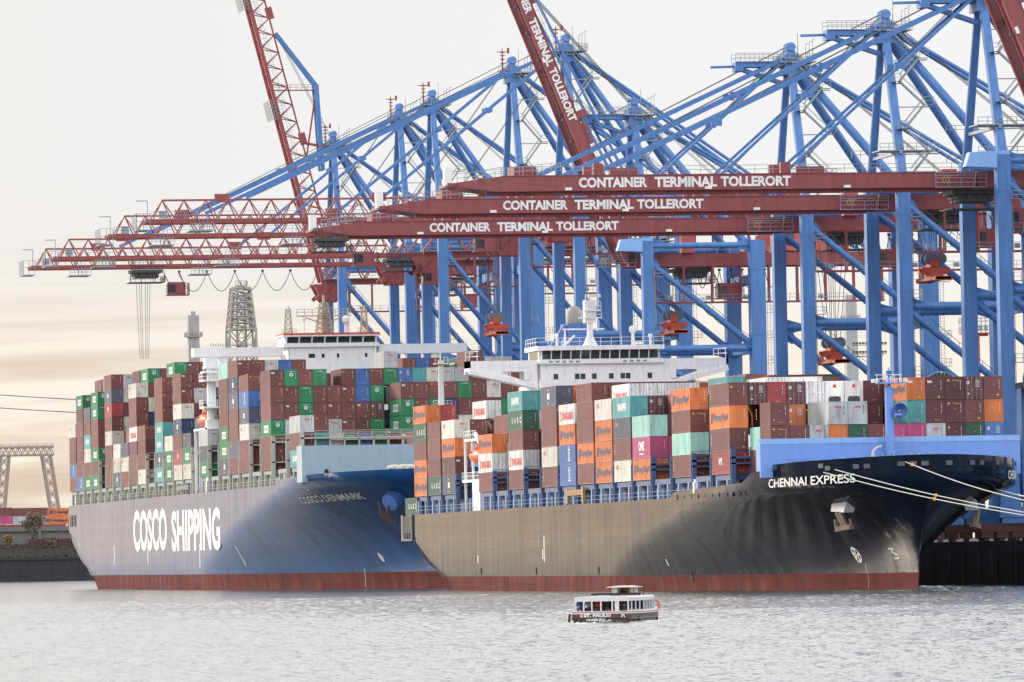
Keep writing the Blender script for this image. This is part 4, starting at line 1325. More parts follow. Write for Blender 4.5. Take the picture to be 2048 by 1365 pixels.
# --- black ship
ce_o = ['1', '2', '3', '4', '4g', '5', '5g', '6', '7', '8', '9', '10', '11', '12', '13', '14', '15', '16']
CES = {('1', 0): 'oobGo', ('1', 1): 'bbbbr', ('2', 0): 'Gbbb', ('2', 1): 'b?b?', ('3', 0): "sdock"[:3] + 'c', ('3', 1): 'bdob', ('3', 2): 'bbbdw"',
       ('4', 0): 'bw"o', ('4', 1): 'dbRb', ('4', 2): '????', ('5', 0): 'bw"bGt', ('5', 1): 'dkckt', ('6', 0): 'bcbbs', ('6', 1): 'db?bo', ('6', 2): 'b??bb', ('6', 3): '???bR',
       ('7', 0): 'BBow*', ('7', 1): 'b??db', ('7', 2): '???bb', ('8', 0): 'bobb', ('8', 1): 'd??b', ('8', 2): '????', ('9', 0): 'oooc', ('9', 1): '???dw"', ('9', 2): '???bw"', ('9', 3): '????w"', ('9', 4): '????w"',
       ('9', 5): '????r', ('9', 6): '????b', ('10', 0): 'cbst', ('10', 1): '?bbd"', ('10', 2): '???d!', ('10', 3): '???b', ('11', 0): 'opm', ('11', 1): '?pd', ('11', 2): '???b',
       ('13', 0): 'bmbo', ('13', 1): 'doGG', ('13', 2): '????t', ('13', 3): '????b', ('15', 0): 'rbob', ('15', 1): 'ddG"d"', ('15', 2): '?dor', ('15', 3): "??o\"d\"", ('15', 4): '?bw"w"', ('15', 5): '?bkw*', ('15', 6): '??bw*',
       ('15', 7): '?bdd', ('15', 8): '??oG"', ('15', 9): '????', ('16', 0): '', ('16', 1): 'bbb', ('16', 2): 'bb', ('16', 3): 'bk', ('16', 4): 'bok', ('16', 5): 'bGk', ('16', 6): 'bb', ('16', 7): 'bp',
       ('16', 8): 'bpto!', ('16', 9): 'bkdd', ('16', 10): 'bddd', ('16', 11): "bGbd\"", ('16', 12): 'bB"ob'}
def ce_st(b, r):
    if (b, r) in CES: return CES[(b, r)]
    if b in ('4g', '5g', '12') and r == 0: return ''
    if b == '12': return '' if r < 2 else '???'
    if b == '14': return '' if r == 0 else ('???' if r < 3 else '???w"' if 3 <= r < 6 else '???d!' if r == 6 else '???')
    if b in ('4g', '5g'): return '???' if r == 1 else '????'
    if b == '16': return ''
    h = {'1': 4, '2': 4, '3': 4, '4': 4, '5': 5, '6': 5, '7': 5, '8': 4, '9': 5, '10': 4, '11': 4, '13': 4, '15': 4}[b]
    if b in '123' and r > 2: h = 4
    return '?' * h
WCE = {'b': .36, 'd': .12, 'o': .14, 'c': .08, 'k': .07, 's': .06, 't': .05, 'w': .06, 'r': .04, 'G': .03, 'B': .03}
fill('ce', CEF, ce_o, 13, ce_st, CEX, CEB, WCE)
for t_, c_ in ((0, 'b'), (1, 'm')): spec.append(['ce', '16a', 1, t_, c_, '', CEX + 3.75, 866.6 + 12.3, CEB + 2.9 * t_, False])
spec.append(['ce', '0', 0, 0, 'G', '', CEX + 1.25, 1130.5, 11.95, False])
# --- blue ship
cd_o = [str(k) for k in range(1, 16)] + ['17', '18', '19', '20', '21', '22', '23', '24', '25']
CDS = {('1', 0): 'bBbbc', ('2', 0): 'Bbbbbdg', ('3', 0): 'gbctbs', ('3', 1): '?????bbb!', ('4', 0): 'gbgbbgg', ('4', 1): '??????bb', ('6', 0): 'bbbcbrsb', ('6', 1): '????cbck', ('7', 0): 'scc',
       ('8', 0): 'bcs', ('8', 1): '????b?bd!', ('9', 0): 'bbbwbbc', ('9', 1): '????ncbg', ('9', 2): '?????cbb', ('10', 0): 'cbbb', ('12', 0): 'tsttbbb', ('12', 1): '?????bbg', ('12', 2): '???????b!', ('12', 3): '???????b', ('12', 4): '???????c',
       ('13', 0): 'ggc', ('14', 0): 'crbncbb', ('14', 1): '???kbkb', ('14', 2): '?????nc', ('15', 0): 'cgs', ('17', 0): 'gsk', ('19', 0): 'sggbbbm', ('20', 0): 'bsbbsnb!', ('20', 1): '??????b', ('20', 2): '??????k', ('20', 3): '??????B', ('20', 4): '??????b',
       ('21', 0): 'bbcsBb', ('22', 0): ''}
grid = {0: "bbg^bb'b!", 1: "bbkb!bg^", 2: "bbkg^gb", 3: "bbbbbg", 4: "bbkb!gB"[:5] + "b", 5: "bg^b!bb!b", 6: "bbbb!BB", 7: "bbgb\"gb", 8: "??????k", 9: "?????B\"", 10: "?????t", 11: "?????c", 12: "?????kb"[:6], 13: "?????k", 14: "?????bb", 15: "?????b", 16: "?????c", 17: "?????b"}
for r, s in grid.items(): CDS[('23', r)] = s
g24 = {8: "bbg^gb", 9: "bbb?b", 10: "bb?gb", 11: "bbb?b", 12: "b??bg", 13: "b?bbb", 14: "bb?bc", 15: "bb?gb", 16: "b?bbr", 17: "bbbbb", 18: "?????", 19: "?????"}
for r, s in g24.items(): CDS[('24', r)] = s
CDS[('25', 0)] = 'tbk'; CDS[('25', 1)] = 'btb'
def cd_st(b, r):
    if (b, r) in CDS: return CDS[(b, r)]
    i = int(b)
    if i in (5, 11, 18, 22) and r == 0: return ''
    if i == 1: return '?' * 5
    if i == 2: return '?' * 6
    if i in (3, 4, 6, 8, 9, 12): return '?' * 8 if r < 7 else '?' * 6
    if i in (5, 11): return '?' * 3 if r < 2 else '?' * 7
    if i in (7, 10): return '?' * 3 if r < 1 else '?' * (4 if r < 2 else 7)
    if i in (13, 15): return '?' * 3 if r < 3 else '?' * 6
    if i == 14: return '?' * 6
    if i == 17: return '???' if r < 1 else ('???g^' if r == 2 else '????')
    if i == 18: return '????'
    if i in (19, 20): return '?' * (7 if r < 5 or r >= 12 and (r * 7) % 5 else 6)
    if i == 21: return '?' * 6
    if i == 22: return '' if r < 1 else '?' * 5
    if i == 24: return '' if r < 2 else '??'
    if i == 25: return '?' if r < 8 else '??'
    return '?' * 6
WCD = {'b': .44, 'd': .10, 'g': .17, 's': .05, 'k': .08, 'B': .05, 't': .04, 'c': .06, 'r': .03, 'n': .03}
fill('cd', CDF, cd_o, 20, cd_st, CDX, CDB, WCD)
# rank by how much of each can be seen: a coarse picture-space z-buffer of side and end panels
def visible_scores():
    W_, H_ = 1024, 340
    buf = np.full((H_, W_), 1e9)
    idx = np.full((H_, W_), -1, int)
    def poly(pts, dep, i):
        xs, ys = [p[0] / 2 for p in pts], [(p[1] - 690) / 1.0 for p in pts]
        x0, x1, y0, y1 = int(min(xs)), int(max(xs)) + 1, int(min(ys)), int(max(ys)) + 1
        x0, y0, x1, y1 = max(0, x0), max(0, y0), min(W_, x1), min(H_, y1)
        if x1 <= x0 or y1 <= y0: return
        sub = buf[y0:y1, x0:x1]
        mk = sub > dep
        sub[mk] = dep
        idx[y0:y1, x0:x1][mk] = i
    for i, s in enumerate(spec):
        x, y, z = s[6], s[7], s[8]
        e = [(x - 1.2, y - 6.1, z), (x + 1.2, y - 6.1, z), (x + 1.2, y - 6.1, z + 2.88), (x - 1.2, y - 6.1, z + 2.88)]
        sd_ = [(x - 1.2, y + 6.1, z), (x - 1.2, y - 6.1, z), (x - 1.2, y - 6.1, z + 2.88), (x - 1.2, y + 6.1, z + 2.88)]
        poly([proj(p) for p in e], y - 6.1 + x * .18, i)
        poly([proj(p) for p in sd_], y + x * .18, i)
    # what hides them: breakwaters, black ship's bridge
    poly([proj((bl, BY, 13)), proj((br, BY, 19))], BY + bl * .18, -2)
    poly([proj((kl, KY, 18)), proj((225, KY, 24.6))], KY + kl * .18, -2)
    cnt = {}
    for i in idx.ravel():
        if i >= 0: cnt[i] = cnt.get(i, 0) + 1
    return cnt
cnt = visible_scores()
order_ = sorted(range(len(spec)), key=lambda i: -cnt.get(i, 0))
NIND = 292
ind = [i for i in order_[:NIND] if cnt.get(i, 0) > 6]
rest = [i for i in order_ if i not in set(ind)]
ORD = ['bottom', 'second', 'third', 'fourth', 'fifth', 'sixth', 'seventh', 'topmost', 'ninth']
NTH = ['first', 'second', 'third', 'fourth', 'fifth', 'sixth', 'seventh', 'eighth', 'ninth', 'tenth', 'eleventh', 'twelfth', 'thirteenth', 'fourteenth', 'fifteenth', 'sixteenth', 'seventeenth', 'eighteenth',
       'nineteenth', 'twentieth', 'twenty-first', 'twenty-second', 'twenty-third', 'twenty-fourth', 'twenty-fifth']
BAYN = {'ce': {b: k for k, b in enumerate(['0'] + ce_o)}, 'cd': {b: k for k, b in enumerate(cd_o)}}
OUTN = {s: {b: k for k, b in enumerate([b for b in BAYN[s] if any(q[0] == s and q[1] == b and q[2] == 0 for q in spec)])} for s in BAYN}
MARK = {'o': 'dark-lettered', 'w': 'red-lettered', 'G': 'white-lettered', 'p': 'white-lettered', 'g': 'white-panelled'}
BAYN['ce']['16a'] = BAYN['ce']['16']
def label_of(s):
    ship, bay, r, t, c, e = s[:6]
    if bay == '16a': return f'short {CNAME[c]} container on {ORD[t]} tier, tucked beside the blue breakwater left end'
    look = CNAME[c] + (' door-end' if e == '"' else ' refrigerated' if e == '*' else '')
    tier = ORD[t]
    n = BAYN[ship][bay]
    hull = 'black ship' if ship == 'ce' else 'blue ship'
    mk = MARK.get(c, '')
    look = (look + ' ' + mk) if mk and r == 0 and len(look.split()) < 3 else look
    if r == 0: n = OUTN[ship][bay]
    if r == 0: return f'{look} container on the {tier} tier, {NTH[n]} outer stack from {hull} stern'
    return f'{look} container on {tier} tier, {r + 1} rows inboard, bay {NTH[n]} from {hull} stern'
for i in ind:
    ship, bay, r, t, c, e, x, y, z, sc = spec[i]
    short = ship == 'ce' and bay in ('16', '16a') and r == 1
    me, h = (CM20, 3.03) if short else (CM40, 6.095)
    o = link('shipping_container', me, None, (x, y - (3.06 if short else 0), z))
    if sc: o.scale.z = .894
    jit = crng.uniform(.86, 1.14)
    o.color = tuple(min(1, v * jit) for v in CPAL[c]) + (1,)
    tag(o, label_of(spec[i]), 'container', 'containers stacked on the black ship' if ship == 'ce' else 'containers stacked on the blue ship')
    sd_ = SIDE_OF[c]
    if c == 'b' and crng.random() < .25: sd_ = ''
    if c == 's' and crng.random() < .35: sd_ = 'CAI'
    if e == '"' or e == '*':
        tb = DOOR if e == '"' else REEF
        if h not in tb: tb[h] = door_mesh(h) if e == '"' else reefer_mesh(h)
        d = link('door' if e == '"' else 'cooling_unit', tb[h], o)
        d.color = o.color
        en = ''
    elif e == '!' : en = 'tex'
    elif e == '^': en = 'emc'
    elif c == 'g': en = crng.choice(['emc0', 'emc', 'emc0'])
    elif c in 'kc': en = 'oocl'
    elif c in 'bd': en = crng.choice(['tex', 'c1', 'c2', 'c3', 'c3', 'c1', 'tri'] if e != "'" else ['c3'])
    elif c in 'wm': en = ''
    else: en = 'c3'
    lm = lettering(sd_ + '+' + en, h)
    if lm: link('lettering', lm, o)
# the remaining barely visible ones share one mesh
sm = box_mesh(12.19, simple=True)
bv = np.array(sm.v); bf = sm.f
VV, FF, CC = [], [], []
for i in rest:
    ship, bay, r, t, c, e, x, y, z, sc = spec[i]
    n = len(VV) * len(bv)
    VV.append(bv + np.array([x, y, z]))
    FF += [tuple(q + n for q in f) for f in bf]
    CC += [CPAL[c]] * len(bf)
me = bpy.data.meshes.new('container_stacks')
me.from_pydata(np.concatenate(VV).tolist(), [], FF)
at_ = me.attributes.new('paint', 'FLOAT_COLOR', 'FACE')
at_.data.foreach_set('color', np.array([(*c, 1) for c in CC], dtype=np.float32).ravel())
me.materials.append(CMATA)
tag(link('container_stacks', me), 'inner container stacks mostly hidden behind the outer ones on both ships', 'containers', kind='stuff')
print('containers', len(spec), 'individual', len(ind), 'rest', len(rest))
# ------------------------------------------------------------------ quay cranes
RAILX = 231.5
def crane_origin(px): return pix(px, 600, X=RAILX).y + 10.0
def portal(root, gz, apz, tz, tw, extra_tube=True):
    """four box legs, tubes, braces, A-frame and back legs; gz girder underside, apz apex, tz portal tube level"""
    Lx = 18.7
    for (x, y, w) in ((0, -10, 1.85), (0, 10, 1.85), (Lx, -10, 2.5), (Lx, 10, 2.5)):
        m = MB()
        top = gz + 4.0
        m.beam((x, y, 3.2), (x, y, 12), w * 1.7, w * 1.0, w, w, up=(0, 1, 0))
        m.beam((x, y, 12), (x, y, top), w, w, w * 1.0, w, up=(0, 1, 0))
        for z in (gz - 1, tz + 2.2): m.box(x - w / 2 - .04, x + w / 2 + .04, y - w / 2 - .04, y + w / 2 + .04, z, z + .12)
        m.build('leg', BLUE, root)
    for y in (-10, 10):
        for (z, r, n_) in ((tz, .62, 'portal_tube'), (gz + 3.2, .5, 'upper_tube')):
            m = MB()
            m.tube((.9, y, z), (Lx - 1.2, y, z), r, n=12)
            m.beam((.6, y, z), (3.0, y, z), 2.6, .55, 1.2, .5, up=(0, 1, 0)); m.beam((Lx - .9, y, z), (Lx - 3.2, y, z), 2.6, .55, 1.2, .5, up=(0, 1, 0))
            m.build(n_, BLUE, root)
        for (z0, z1) in ((gz + .3, tz + .4), (tz - .6, tz - 14.5)):
            m = MB()
            m.tube((.5, y, z0), (Lx - .8, y, z1), .52, n=12)
            m.beam((.6, y, z0 - .1), (2.2, y, lerp(z0, z1, .12)), 2.2, .5, 1.0, .5, up=(0, 1, 0))
            m.build('diagonal_brace', BLUE, root)
        m = MB()
        m.box(-1.2, Lx + 1.2, y - .8, y + .8, 2.4, 4.6)
        m.build('sill_beam', BLUE, root)
        for x in (0, Lx):
            m = MB()
            m.box(x - 4.2, x + 4.2, y - .55, y + .55, 1.3, 2.4)
            for k in range(4): m.box(x - 4 + k * 2.1, x - 2.4 + k * 2.1, y - .45, y + .45, .5, 1.3); m.tube((x - 3.2 + k * 2.1, y - .3, .4), (x - 3.2 + k * 2.1, y + .3, .4), .38, n=10)
            m.build('bogie', mat('bogie_dark_red', (.075, .022, .022), .6, dirt=.5), root)
    for x, z in ((0, 8.5), (Lx, 8.5), (Lx, tz), (Lx, gz - 2.5)):
        m = MB()
        m.box(x - .7, x + .7, -9.1, 9.1, z - .8, z + .8)
        m.build('cross_beam', BLUE, root)
    # A-frame
    z0 = gz + 3.9
    for s, r0 in ((-1, .62), (1, .66)):
        m = MB()
        m.beam((0, s * 10, z0), (0, s * 1.3, apz - 3.2), r0 * 2, r0 * 2, r0 * 1.7, r0 * 1.7) if s < 0 else m.tube((0, s * 10, z0), (0, s * 1.3, apz - 3.2), r0, r0 * .85, n=12)
        m.build('pylon_post', BLUE, root)
        m = MB()
        m.tube((.8, s * 1.3, apz - 3), (Lx, s * 9.6, gz + 1.6), tw, n=12)
        m.build('back_leg', BLUE, root)
        m = MB()
        m.tube((.8, s * 1.0, apz - 2), (Lx + 21, s * 3.2, gz + 2.6), .30, n=10)
        m.build('back_stay', BLUE, root)
    m = MB()
    m.box(-1.1, 1.2, -2.2, 2.2, apz - 4.2, apz - 1.2)
    m.box(-.6, .6, -1.5, 1.5, apz - 1.2, apz + .2)
    for y in (-1.2, 0, 1.2): m.tube((.1, y - .25, apz + .1), (.1, y + .25, apz - .1), .72, n=14)
    head = m.build('pylon_head', BLUE, root)
    m = MB()
    m.box(-1.8, 3.6, -2.8, 2.8, apz - 2.4, apz - 2.25)
    m.rail([(-1.8, -2.8, apz - 2.25), (3.6, -2.8, apz - 2.25), (3.6, 2.8, apz - 2.25), (-1.8, 2.8, apz - 2.25)], 1.15, 1.1, .08)
    for k in range(3): m.path([(2.2 + k * .55, -2, apz - 2.2), (2.2 + k * .55, -2, apz + .4 + k * .35), (2.55 + k * .55, -2, apz + .5 + k * .35)], .06, 5)
    m.tube((1.4, 0, apz - 2), (1.4, 0, apz + 2.2), .07, n=5)
    m.build('head_platform', GALV, head)
    # zigzag stair up the near post
    m = MB()
    n = 6
    for k in range(n):
        t0, t1 = k / n, (k + 1) / n
        za, zb = lerp(z0 + .5, apz - 3, t0), lerp(z0 + .5, apz - 3, t1)
        ya, yb = lerp(-10, -1.3, t0), lerp(-10, -1.3, t1)
        x0, x1 = (1.0, 4.2) if k % 2 == 0 else (4.2, 1.0)
        for d in (-.35, .35): m.beam((x0, ya + d - .9, za), (x1, yb + d - .9, zb), .12, .22)
        for d in (-.4, .4): m.beam((x0, ya + d - .9, za + 1), (x1, yb + d - .9, zb + 1), .07)
        ns = 9
        for q in range(ns): m.cbox((lerp(x0, x1, (q + .5) / ns), lerp(ya, yb, (q + .5) / ns) - .9, lerp(za, zb, (q + .5) / ns)), (.28, .7, .05))
        xs = (x1, x1 + 1.3) if x1 > 2 else (x1 - 1.1, x1 + .2)
        m.box(xs[0], xs[1], yb - 1.5, yb - .3, zb - .06, zb)
        m.rail([(xs[0], yb - 1.5, zb), (xs[1], yb - 1.5, zb)], 1.1, .7, .07)
        m.beam((0, yb, zb - .3), (xs[1], yb - .9, zb - .3), .16)
    m.build('stairway', GALV, root)
    # ladder tower on the landside leg
    m = MB()
    for k in range(7):
        z = lerp(14, gz - 4, k / 7)
        m.box(Lx + 1.4, Lx + 3.0, -11.4, -9.9, z - .06, z)
        m.rail([(Lx + 1.4, -11.4, z), (Lx + 3.0, -11.4, z), (Lx + 3.0, -9.9, z)], 1.1, .8, .07)
        zz = lerp(14, gz - 4, (k + 1) / 7)
        for d in (0, .55): m.beam((Lx + 1.6 + d, -10.6, z), (Lx + 1.6 + d, -10.6, zz), .06)
        for q in range(10): m.beam((Lx + 1.6, -10.6, lerp(z, zz, q / 10)), (Lx + 2.15, -10.6, lerp(z, zz, q / 10)), .05)
    m.build('ladder', GALV, root)
    # caged ladder and rest platforms on the near waterside leg, cable trays along the braces
    m = MB()
    for k in range(9):
        za, zb = lerp(13, gz - 2, k / 9), lerp(13, gz - 2, (k + 1) / 9)
        for d in (-.3, .3): m.beam((1.25, -10 + d, za), (1.25, -10 + d, zb), .07)
        for q in range(8): m.beam((1.25, -10.3, lerp(za, zb, q / 8)), (1.25, -9.7, lerp(za, zb, q / 8)), .05)
        if k % 3 == 2:
            m.box(.95, 2.5, -11.2, -9.2, zb - .06, zb); m.rail([(.95, -11.2, zb), (2.5, -11.2, zb), (2.5, -9.2, zb)], 1.1, .8, .07)
    m.build('leg_ladder', GALV, root)
    m = MB()
    for (z_0, z_1) in ((gz + .3, tz + .4), (tz - .6, tz - 14.5)):
        P_ = lambda t, dz: (lerp(.8, Lx - 1, t), -10.75, lerp(z_0, z_1, t) + dz)
        for q in range(10):
            m.beam(P_(q / 10, 1.0), P_((q + 1) / 10, 1.0), .07); m.beam(P_(q / 10, .45), P_(q / 10, 1.0), .06)
            m.tube(P_(q / 10, -.75), P_((q + .5) / 10, -.95), .06, n=4); m.tube(P_((q + .5) / 10, -.95), P_((q + 1) / 10, -.75), .06, n=4)
    m.build('brace_cable_tray', DARK, root)
    # catwalk hung under the landside girder
    m = MB()
    zc = gz - 6.2
    for y in (-4.4, -3.4): m.beam((2.5, y, zc), (42, y, zc), .3)
    for k in range(9):
        x = 2.5 + k * 4.9
        for y in (-4.4, -3.4): m.beam((x, y, zc), (x, y, gz), .26)
    m.build('hanging_catwalk', RED, root)
    m = MB()
    m.rail([(2.5, -4.5, zc + .15), (42, -4.5, zc + .15)], 1.15, 1.6, .07)
    for k in range(6): m.cbox((5 + k * 6.5, -4.3, zc + .8), (.8, .3, .7))
    m.build('catwalk_railing', GALV, root)
    # cable reel
    m = MB()
    c = (4.7, -11.2, 21.5)
    for r in (.6, 2.75): m.lathe([(r, -.08), (r + .09, 0), (r, .08)], c, 32, ax='y')
    for k in range(28):
        a = 2 * math.pi * k / 28
        m.beam((c[0] + .6 * math.cos(a), c[1] - .3, c[2] + .6 * math.sin(a)), (c[0] + 2.75 * math.cos(a), c[1], c[2] + 2.75 * math.sin(a)), .06)
    reel = m.build('cable_reel', GALV, root)
    m = MB()
    m.lathe([(.1, .3), (2.6, .3), (2.6, .55), (.1, .55)], c, 32, ax='y')
    m.beam((0, -10.4, 20.5), (4.7, -10.9, 21.3), .6, .8)
    m.build('cable_drum', DARK, reel)
def rope_pair(m, p, q, ys=(-1.6, 1.6), r=.045):
    for y in ys: m.tube((p[0], y, p[1]), (q[0], y, q[1]), r, n=4, cap=False)
def cabin(m): pass
def trolley(root, x, gz):
    m = MB()
    m.box(x - 3.2, x + 3.2, -3.0, 3.0, gz - .9, gz - .3)
    m.box(x - 2.4, x + 2.4, -2.4, 2.4, gz - 1.9, gz - .9)
    for k in range(4): m.tube((x - 2.2 + k * 1.4, -2.6, gz - 1.2), (x - 2.2 + k * 1.4, 2.6, gz - 1.2), .45, n=10)
    m.box(x - 3.6, x + 3.6, -3.6, 3.6, gz - 2.9, gz - 2.8)
    m.rail([(x - 3.6, -3.6, gz - 2.8), (x + 3.6, -3.6, gz - 2.8), (x + 3.6, 3.6, gz - 2.8)], 1.1, .9, .08)
    m.rail([(x - 3.2, -3.1, gz - .3), (x + 3.2, -3.1, gz - .3)], 1.5, .8, .08)
    for dx in (-3.4, -1.2, 1.2, 3.4): m.beam((x + dx, -3.5, gz - 2.8), (x + dx, -3.0, gz - .4), .12)
    t = m.build('trolley', DARK, root)
    m = MB()
    m.box(x + 4.3, x + 7.6, -3.6, -.9, gz - 5.4, gz - 2.9)
    m.box(x + 3.9, x + 8.4, -3.9, -.6, gz - 5.6, gz - 5.4)
    m.rail([(x + 7.6, -3.9, gz - 5.4), (x + 8.4, -3.9, gz - 5.4), (x + 8.4, -.6, gz - 5.4)], 2.3, .8, .08)
    for dx in (4.4, 7.4): m.beam((x + dx, -2.2, gz - 2.9), (x + dx - 1, -2.2, gz - .9), .16)
    c = m.build('operator_cab', RED, t)
    m = MB()
    m.box(x + 3.95, x + 4.28, -3.5, -1.0, gz - 5.2, gz - 3.3); m.box(x + 4.4, x + 5.6, -3.66, -3.61, gz - 4.9, gz - 3.4)
    m.build('cab_window', GLASS, c)
    return t
def festoon(root, x0, x1, z, n, sag):
    m = MB()
    st = (x1 - x0) / n
    for k in range(n):
        pts = [(x0 + st * (k + q / 8), 3.4, z - sag * (1 - (2 * q / 8 - 1) ** 2)) for q in range(9)]
        m.path(pts, .07, 5)
        m.cbox((x0 + st * k, 3.4, z + .1), (.5, .4, .35))
    m.build('festoon_cable', DARK, root)
def hang_spreader(x, y, ztop, z, label, sc=1.0):
    """headblock and spreader hanging from a trolley at ztop"""
    o = empty('spreader', (x, y, z), label, 'spreader', 'container spreaders hanging from the cranes')
    m = MB()
    m.box(-1.1, 1.1, -6.0, 6.0, 0, .35)
    for q in (-5.7, 5.7): m.box(-1.25, 1.25, q - .3, q + .3, -.15, .5)
    m.box(-.9, .9, -2.2, 2.2, .35, 1.3)
    m.box(-2.0, 2.0, -1.6, 1.6, 1.0, 1.9)
    m.box(-.9, .3, -1.8, 1.8, 1.9, 3.1)
    m.beam((-2.0, -1.6, .2), (-2.3, -1.6, 1.6), .3); m.lathe([(.1, 0), (.45, .7)], (-2.3, -1.6, 1.0), 8)
    m.build('headblock', SPRD, o)
    m = MB()
    for dx in (-.8, .75): m.tube((dx, -1.5, 3.1), (dx, -1.2, 3.1), .85, n=18); m.tube((dx, 1.2, 3.1), (dx, 1.5, 3.1), .85, n=18)
    m.build('sheave', mat('sheave_slate', (.10, .13, .18), .5), o)
    m = MB()
    for dx in (-1.5, -.2, .1, 1.4):
        for yy in (-1.4, 1.4): m.tube((dx * .5, yy, 3.3), (dx * 1.5, yy, ztop - z), .05, n=4, cap=False)
    m.build('hoist_rope', ROPE, o)
    return o
BG, BA, BT = 53.55 - QZ, 81.6 - QZ, 39.4 - QZ         # box-boom cranes, above the quay
TXT = 'CONTAINER TERMINAL TOLLERORT'
def boom_box(root, raised, stay=True):
    """twin box girders; local frame: hinge at origin, boom along -x, turned up when raised"""
    ang = R(68.4) if raised else 0.0
    H = Vector((-2.0, 0, BG + .6))
    def T(p):
        x, y, z = p[0] - H.x, p[1], p[2] - H.z
        return Vector((H.x + x * math.cos(ang) + z * math.sin(ang), y, H.z - x * math.sin(ang) + z * math.cos(ang)))
    def fin(m, name, mt, par=root):
        m.v = [tuple(T(p)) for p in m.v]
        return m.build(name, mt, par)
    tip = -73.0
    m = MB()
    for y in (-3.6, 3.6):
        a, b = y - .65, y + .65
        prof = [(tip + 5, BG), (-2.3, BG), (-2.3, BG + 2.1), (tip + 6.5, BG + 2.1), (tip, BG + 1.25), (tip, BG + .7)]
        n = len(prof)
        m.add([(x, a, z) for x, z in prof] + [(x, b, z) for x, z in prof], [tuple(range(n)), tuple(range(n, 2 * n))[::-1]] + [(k, n + k, n + (k + 1) % n, (k + 1) % n) for k in range(n)])
        s = 1 if y < 0 else -1
        m.box(tip + 4, -2.4, y + s * .66 - .25 * (s < 0), y + s * .66 + .25 * (s > 0), BG - .28, BG - .02)
        m.box(tip + 5, -2.4, a - .12, a, BG - .02, BG + .06); m.box(tip + 6, -2.4, a - .12, a, BG + 2.02, BG + 2.1)
    for k in range(9): m.box(-70 + k * 8, -69.2 + k * 8, -2.95, 2.95, BG + 1.0, BG + 1.9)
    m.box(tip - 1.2, tip + .5, -3.9, 3.9, BG + .75, BG + 1.2)
    boom = fin(m, 'boom', RED)
    m = MB()
    put_text(m, 'CONTAINER', (-56.6, -4.31, BG + .38), (1, 0, 0), (0, 0, 1), 9.3, 1.38, 0, .042)
    put_text(m, 'TERMINAL', (-46.3, -4.31, BG + .38), (1, 0, 0), (0, 0, 1), 8.5, 1.38, 0, .042)
    put_text(m, 'TOLLERORT', (-37.3, -4.31, BG + .38), (1, 0, 0), (0, 0, 1), 9.6, 1.38, 0, .042)
    fin(m, 'lettering', LETW, boom)
    m = MB()
    m.rail([(tip + 1, -3.9, BG + 1.3), (tip + 6, -3.9, BG + 2.15), (-3, -3.9, BG + 2.15)], 1.1, 2.4, .07)
    m.rail([(tip, -4.2, BG + 1.2), (tip + 14, -4.2, BG + 2.6)], 1.2, 1.2, .07)
    fin(m, 'walkway_railing', GALV, boom)
    m = MB()
    for x in (-58.5, -39.5, -20.5): m.box(x, x + .9, -4.75, -4.25, BG + .05, BG + .4)
    m.box(tip - 1.6, tip - .6, -3.6, -2.2, BG + .9, BG + 3.2)
    m.v = [tuple(T(p)) for p in m.v]; m.each('floodlight', LAMPM, boom)
    m = MB()
    for x in (-54.5, -29): m.box(x, x + 1.3, -4.2, -3.0, BG + 2.1, BG + 3.6); m.box(x, x + 1.3, 3.0, 4.2, BG + 2.1, BG + 3.6); m.box(x + 2.2, x + 6, -3.8, -3.3, BG + 2.1, BG + 3.0)
    m.box(tip + 8, tip + 11, -2.6, 2.6, BG + 2.1, BG + 3.4)
    m.v = [tuple(T(p)) for p in m.v]; m.each('stay_bracket', RED, boom)
    ap = Vector((-.6, 0, BA - 1.6))
    for xa, w in ((-52.5, .62), (-27.5, .40)):
        for s in (-1, 1):
            q = T((xa, s * 3.4, BG + 2.9))
            m = MB()
            p = ap + Vector((0, s * 1.5, 0))
            if not raised:
                mid = p.lerp(q, .42)
                m.beam(p, mid, .34, w); m.beam(mid, q, .34, w)
                m.cbox(mid, (1.6, .5, .9))
            else:                       # folded stay lying back along the raised boom
                r_ = T((-14 if xa < -40 else -9, s * 2.8, BG + (6.2 if xa < -40 else 4.6)))
                m.beam(q, r_, .3, .42); m.beam(r_, p + Vector((.4, 0, -14 if xa < -40 else -17)), .3, .42)
            m.build('fore_stay', BLUE, root)
    m = MB()
    q1 = T((-51, 0, BG + 3.2))
    rope_pair(m, (ap.x, ap.z + 1.6), (q1.x, q1.z), (-1.2, -.4, .4, 1.2), .055)
    q2 = T((-26, 0, BG + 3.2)); q3 = T((-8, 0, BG + 3))
    rope_pair(m, (ap.x, ap.z + 1.2), (q2.x, q2.z), (-.8, .8), .05)
    rope_pair(m, (ap.x + 1, ap.z + 1.2), (30, BG + 3.5), (-1.0, -.3, .5), .05)
    m.build('hoist_rope', ROPE, root)
    m = MB()
    for y in (-2.4, -1.6, 1.6, 2.4): m.tube(T((-71, y, BG + .3)), T((-3, y, BG + .3)), .05, n=4, cap=False)
    for k in range(14): m.add([tuple(T(v)) for v in [(-69 + k * 4.9 + a, b, BG - .5 + c) for a, b, c in ((0, -3.2, 0), (.35, -3.2, 0), (.35, -2.6, 0), (0, -2.6, 0), (0, -3.2, .5), (.35, -3.2, .5), (.35, -2.6, .5), (0, -2.6, .5))]], [(3, 2, 1, 0), (4, 5, 6, 7), (0, 1, 5, 4), (1, 2, 6, 5), (2, 3, 7, 6), (3, 0, 4, 7)])
    m.build('trolley_rope', ROPE, boom)
    return T
